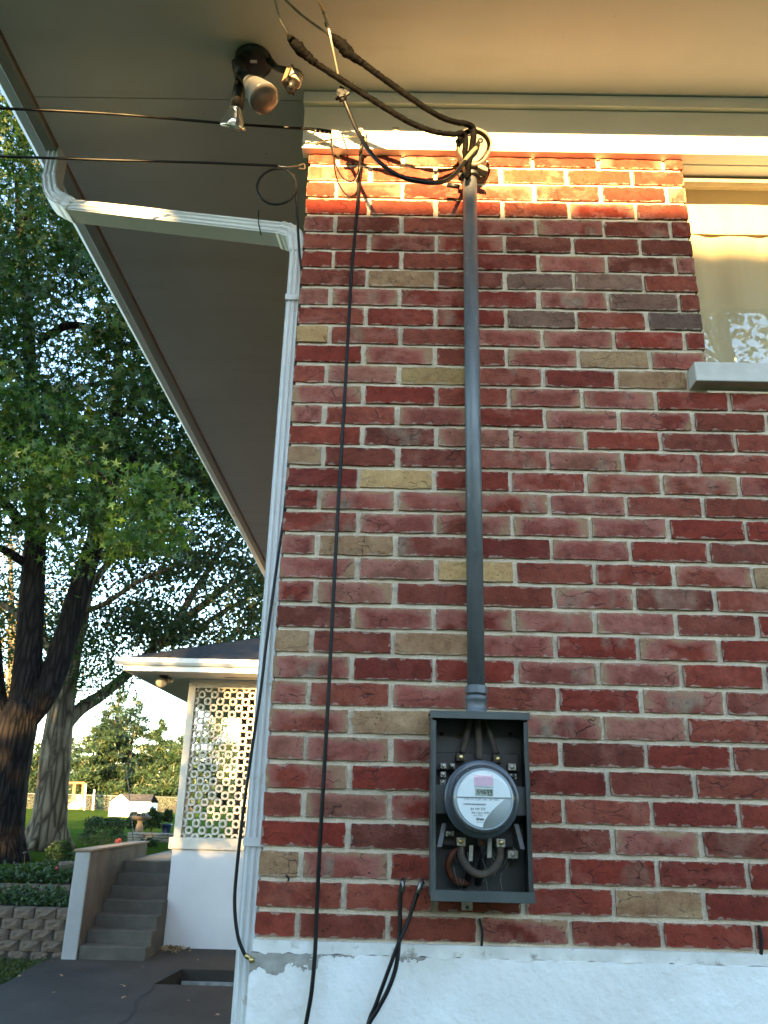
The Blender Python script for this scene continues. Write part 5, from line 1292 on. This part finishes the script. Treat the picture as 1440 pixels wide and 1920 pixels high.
# the low near bough, its leaves coloured as sunlit
NB_ = []
for k in range(92):
    u = random.uniform(-160, 320); 
    vmid = 870-.12*max(0, 150-u)+(u > 200)*60
    v = random.gauss(vmid+10, 95); y = random.uniform(8.2, 9.8)
    if u > 170 and (v < 880 or v > 1030): continue
    if v < 690+.4*max(0, u-40) or v > 1060: continue
    NB_.append(W(u, v, y))
NB_ = np.array([tuple(p) for p in NB_])
pos = clump_leaves(NB_, 90, rng.uniform(.16, .30, len(NB_)), 0)
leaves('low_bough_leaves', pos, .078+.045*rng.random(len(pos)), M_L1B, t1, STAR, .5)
mb = MB()
limb(mb, [W(60, 800, TY-.3), W(70, 760, 11.5), W(90, 790, 10), W(140, 840, 9.0), W(230, 930, 8.8)], [.09, .07, .05, .035, .012], 6, 7)
limb(mb, [W(70, 760, 11.5), W(40, 790, 10), W(0, 830, 9.2), W(-80, 860, 9)], [.06, .045, .03, .012], 6, 7)
for q in NB_:
    a = Vector(q); b = a+Vector((random.uniform(-.3, .3), random.uniform(.2, .5), random.uniform(.1, .4))); mb.tube([b, (a+b)/2+Vector((0, 0, .04)), a], [.012, .009, .004], 4)
mb.build('low_bough', M_BARKD, t1)

T2 = 15.8
t2 = thing('pale_barked_tree', W(82, 1590, T2), 'grey barked tree with spreading limbs behind the dark trunk', 'tree')
mb = MB(); b0 = W(84, 1585, T2)
limb(mb, [b0+Vector((0, 0, -.1)), W(92, 1540, T2), W(99, 1470, T2), W(107, 1390, T2), W(118, 1310, T2), W(135, 1220, T2), W(155, 1130, T2+.2), W(175, 1000, T2+.4), W(190, 800, T2+.6)], [.46, .36, .32, .31, .26, .22, .19, .14, .06], 6, 12)
flare(b0, .36, mb)
for pts, rr, dy in (([(112, 1370), (150, 1330), (195, 1300), (260, 1245), (330, 1175), (400, 1120), (480, 1060)], (.19, .15, .13, .12, .11, .09, .05), 2.5), ([(300, 1205), (360, 1185), (430, 1140), (500, 1105)], (.09, .08, .06, .04), 3.0), ([(330, 1170), (370, 1100), (420, 1030), (470, 985)], (.10, .08, .06, .03), 3.5),
                    ([(160, 1110), (210, 1050), (270, 1000), (340, 960)], (.10, .08, .06, .03), 2.0), ([(150, 1150), (200, 1130), (260, 1090), (330, 1060)], (.08, .06, .05, .03), -1.0), ([(125, 1260), (80, 1200), (30, 1150), (-20, 1120)], (.12, .10, .08, .06), 1.0)):
    limb(mb, [W(u, v, T2+dy*i/(len(pts)-1)) for i, (u, v) in enumerate(pts)], rr, 5, 8)
for k in range(60):
    u = random.uniform(230, 520); v = random.uniform(930, 1230); y = random.uniform(16, 20)
    a = W(u, v, y); b = W(u+random.uniform(-60, 60), v+random.uniform(-50, 40), y+random.uniform(-.5, .5)); mb.tube(spline([a, (a+b)/2+Vector((0, 0, .1)), b], 3), lerp_list([.035, .02, .008], 3), 5)
mb.build('trunk', M_BARKG, t2)
C2 = []
while len(C2) < 500:
    u = random.uniform(-150, 560) if random.random() < .4 else random.uniform(230, 540); v = random.uniform(820, 1250); y = random.uniform(14.5, 21)
    dens = .50+.42*math.sin(u*.031+1.3*math.sin(v*.017))*math.sin(v*.043+u*.011)
    if v > 1215 and u > 210: continue
    if random.random() > dens: continue
    if abs(u-60) < 60 and v > 1230: continue
    C2.append(tuple(W(u, v, y)))
for k in range(160):
    C2.append((random.uniform(-14, 0), random.uniform(15, 23), random.uniform(7.5, 13)))
C2 = np.array(C2)
pos = clump_leaves(C2, 75, rng.uniform(.22, .48, len(C2)), 0)
leaves('crown', pos, .085+.05*rng.random(len(pos)), M_L2, t2, OVAL, .4)
# low dark boughs behind the trunks
C3 = np.array([tuple(W(random.gauss(175, 38), random.gauss(1240, 42), random.uniform(15, 17.5))) for k in range(46)] + [tuple(W(random.gauss(120, 30), random.gauss(1150, 50), random.uniform(15, 17.5))) for k in range(40)]+[tuple(W(random.uniform(-60, 150), random.uniform(1000, 1330), random.uniform(16.3, 19))) for k in range(90)])
pos = clump_leaves(C3, 60, rng.uniform(.20, .36, len(C3)), 0)
leaves('low_bough_leaves', pos, .06+.04*rng.random(len(pos)), M_L1, t2, OVAL, .4)

def conifer(u, vbase, y, vtop, wid, label, n=12000):
    b = W(u, vbase, y); tp = W(u, vtop, y); H_ = tp.z-b.z
    t = thing('spruce_tree', b, label, 'tree', 'evergreens beyond the fence')
    mb = MB(); mb.tube([b, b+Vector((0, 0, H_*.97))], [H_*.022, .03], 8)
    P = []; Rr = []
    nbh = 70
    for k in range(nbh):
        h = (k+.5)/nbh; L = wid*(1-h)**.8*random.uniform(.7, 1.12)+.15; a = random.uniform(0, 2*math.pi); droop = -.16*L
        o0 = b+Vector((0, 0, H_*(.05+.93*h))); d = Vector((math.cos(a), math.sin(a), 0))
        tip = o0+d*L+Vector((0, 0, droop+.1*L))
        mb.tube([o0, o0+d*L*.5+Vector((0, 0, droop*.7)), tip], [.05*(1-h)+.01, .03*(1-h)+.008, .006], 4, caps=False)
        m = max(12, int(n/nbh*(1-h)*1.6))
        tt = rng.random(m)**.7
        side = np.array([-d.y, d.x, 0])
        pp = np.array(o0)[None]+tt[:, None]*np.array(d)*L+(tt**1.2)[:, None]*np.array([0, 0, droop*.6])+rng.normal(size=(m, 1))*side*.20*L*(1-tt*.4)[:, None]+rng.normal(size=(m, 3))*np.array([.1, .1, .10])
        P.append(pp)
    mb.build('trunk', M_BARKG, t)
    P = np.concatenate(P); leaves('crown', P, .42+.26*rng.random(len(P)), M_PINE, t, NEEDLE, .9)
conifer(175, 1515, 72, 1330, 4.2, 'blue green spruce right of the pale trunk, tallest beyond the fence')
conifer(232, 1515, 75, 1300, 4.8, 'broad spruce standing behind the white shed')
conifer(285, 1515, 70, 1345, 3.8, 'yellowish green spruce right of the white shed')
conifer(330, 1515, 66, 1375, 3.6, 'dark spruce partly hidden by the porch')
conifer(195, 1515, 82, 1270, 4.6, 'far dark spruce rising behind the others')
conifer(55, 1510, 80, 1390, 3.8, 'spruce seen between the two trunks at left')
conifer(120, 1512, 95, 1380, 5.0, 'distant spruce behind the playset')
conifer(390, 1515, 74, 1320, 4.5, 'spruce seen only through the breeze block screen')
# a far tree at the left edge, sunlight put into its yellow leaf colour
t3 = thing('far_lit_tree', W(20, 1510, 48), 'far tree with sunlight put in its yellow leaf colour, behind the dark trunk at the left edge', 'tree')
MB().tube([W(20, 1512, 48), W(22, 1200, 48), W(20, 1000, 48)], [.35, .25, .08], 8).build('trunk', M_BARKG, t3)
C4 = np.array([tuple(W(random.gauss(20, 55), random.uniform(930, 1330), random.uniform(45, 51))) for k in range(60)])
pos = clump_leaves(C4, 60, rng.uniform(.6, 1.1, len(C4)), 0)
leaves('crown', pos, .16+.08*rng.random(len(pos)), mat_leaf('far_lit_leaf', (.12, .12, .03), (.22, .15, .04), (.3, .13, .03), .4), t3, OVAL, .4)

# ------------------------------------------------------------------ unseen blockers behind the viewer, added to shade most of the wall
YN = -14.0
nh = thing('sun_block_house', (6, YN-4, GZ), 'long low unseen house added behind the viewer to shade the lower wall', 'house')  # added so its ridge casts the shadow edge on the wall
ZR = 2.035+abs(YN)*SUN_TAN*math.hypot(SUN_DX, 1)
XH = -3.15+SUN_DX*0
MB().box((XH+.1, YN-7, GZ-.1), (22, YN-.0, ZR-1.0)).build('wall', plain('tan_siding', (.40, .34, .26), .8, var=.1), nh)
MB().add([(XH, YN-7.6, ZR-.9), (22, YN-7.6, ZR-.9), (22, YN, ZR), (XH, YN, ZR), (22, YN+1.0, ZR-.95), (XH, YN+1.0, ZR-.95)], [(0, 1, 2, 3), (3, 2, 4, 5), (0, 3, 5), (1, 4, 2)]).build('roof', M_SHING, nh)
ng = thing('sun_block_garage', (-9, YN-3, GZ), 'lower unseen garage added beside that house to shade the foot of the porch', 'garage')  # added low ridge that shades the porch below its ledge
ZG = -.50+(PY-YN)*SUN_TAN*math.hypot(SUN_DX, 1)
MB().box((-30, YN-6, GZ-.1), (XH+.05, YN-.0, ZG-.6)).build('wall', MATS['tan_siding'], ng)
MB().add([(-30, YN-6.6, ZG-.8), (XH-.05, YN-6.6, ZG-.8), (XH-.05, YN, ZG), (-30, YN, ZG), (XH-.05, YN+1.0, ZG-.6), (-30, YN+1.0, ZG-.6)], [(0, 1, 2, 3), (3, 2, 4, 5), (0, 3, 5), (1, 4, 2)]).build('roof', M_SHING, ng)
def unseen_tree(x, y, label, clumps, rad, per=90, leafs=1.0):  # unseen trees, added to shade
    t = thing('unseen_tree', (x, y, GZ), label, 'tree')
    top = max(c[2] for c in clumps)
    mb = MB(); mb.tube([(x, y, GZ-.1), (x+.1, y, GZ+2.5), (x, y+.1, top*.8)], [.32, .26, .08], 8)
    for c in clumps[::4]:
        mb.tube([(x, y, max(GZ+2.2, c[2]-1.5)), tuple((np.array((x, y, c[2]-.6))+np.array(c))/2), tuple(c)], [.07, .04, .012], 4, caps=False)
    mb.build('trunk', M_BARKD, t)
    C_ = np.array(clumps); pos = clump_leaves(C_, per, np.full(len(C_), rad), 0)
    leaves('crown', pos, leafs*(.11+.06*rng.random(len(pos))), M_L2, t, OVAL, .3)
def shade(p, yb):
    """where the sun ray that reaches p crosses the depth yb"""
    s_ = p[1]-yb; return (p[0]-SUN_DX*s_, yb, p[2]+SUN_TAN*math.hypot(SUN_DX, 1)*s_)
# unseen crowns added, dense toward the left so the garden beyond lies in dappled shade
cl_ = []
r = random.Random(31)
for k in range(330):
    x = r.uniform(-14.5, -6.2); z = r.uniform(3.5, 14)
    if x < -8.7 and 4.7 < z < 5.7: continue
    cl_.append((x, -15+r.uniform(-1.5, 1.5), z))
unseen_tree(-10.5, -15, 'tall leafy unseen tree added behind the viewer to shade the garden, farthest left', cl_, .55, 110, 1.9)
cl_ = []
for k in range(230):
    x = r.uniform(-6.2, -2.4); z = r.uniform(6.5, 13.5)
    if -6.3 < x < -3.6 and z < 8.8 and r.random() < .6: continue
    cl_.append((x, -15.5+r.uniform(-1.2, 1.2), z))
# clumps added to cast dapples on the porch screen and its eave
for (u, v) in ((372, 1330), (372, 1400), (378, 1460), (366, 1500), (385, 1530), (395, 1570), (250, 1248), (318, 1246), (420, 1246), (470, 1246), (355, 1420), (400, 1300), (430, 1580), (360, 1560), (352, 1350), (350, 1310), (385, 1370), (360, 1450), (350, 1500), (385, 1480), (345, 1540), (372, 1590), (410, 1500), (395, 1420)):
    cl_.append(shade(W(u, v, PY), -15.5+r.uniform(-.8, .8)))
unseen_tree(-4.6, -15.6, 'tall leafy unseen tree added beside the garage to dapple the porch', cl_, .40, 90, 1.3)
cl_ = []
# an unseen bough shaped to leave only a gap of sun on the sloping downspout
for (x, z) in ((-.98, 2.22), (-.90, 2.12), (-.86, 2.30), (-.80, 2.04), (-1.1, 2.1), (-.36, 2.10), (-.28, 2.0), (-.24, 2.16), (-.33, 1.96), (-.18, 2.06)):
    for j in range(2): cl_.append(shade((x+r.uniform(-.02, .02), .15, z+r.uniform(-.02, .02)), -11.4+r.uniform(-.2, .2)))
unseen_tree(-1.45, -11.6, 'small unseen tree added behind the viewer to shade parts of the sloping downspout', cl_, .055, 60)
cl_ = [(r.gauss(6.5, 2.2), -14+r.uniform(-2.5, 2), r.uniform(8, 17)) for k in range(120)]
unseen_tree(7.5, -13.5, 'tall leafy unseen tree added behind the viewer on the right for window reflections', cl_, .5, 80, 1.3)
print('bricks', nb, 'objects', len(bpy.data.objects))
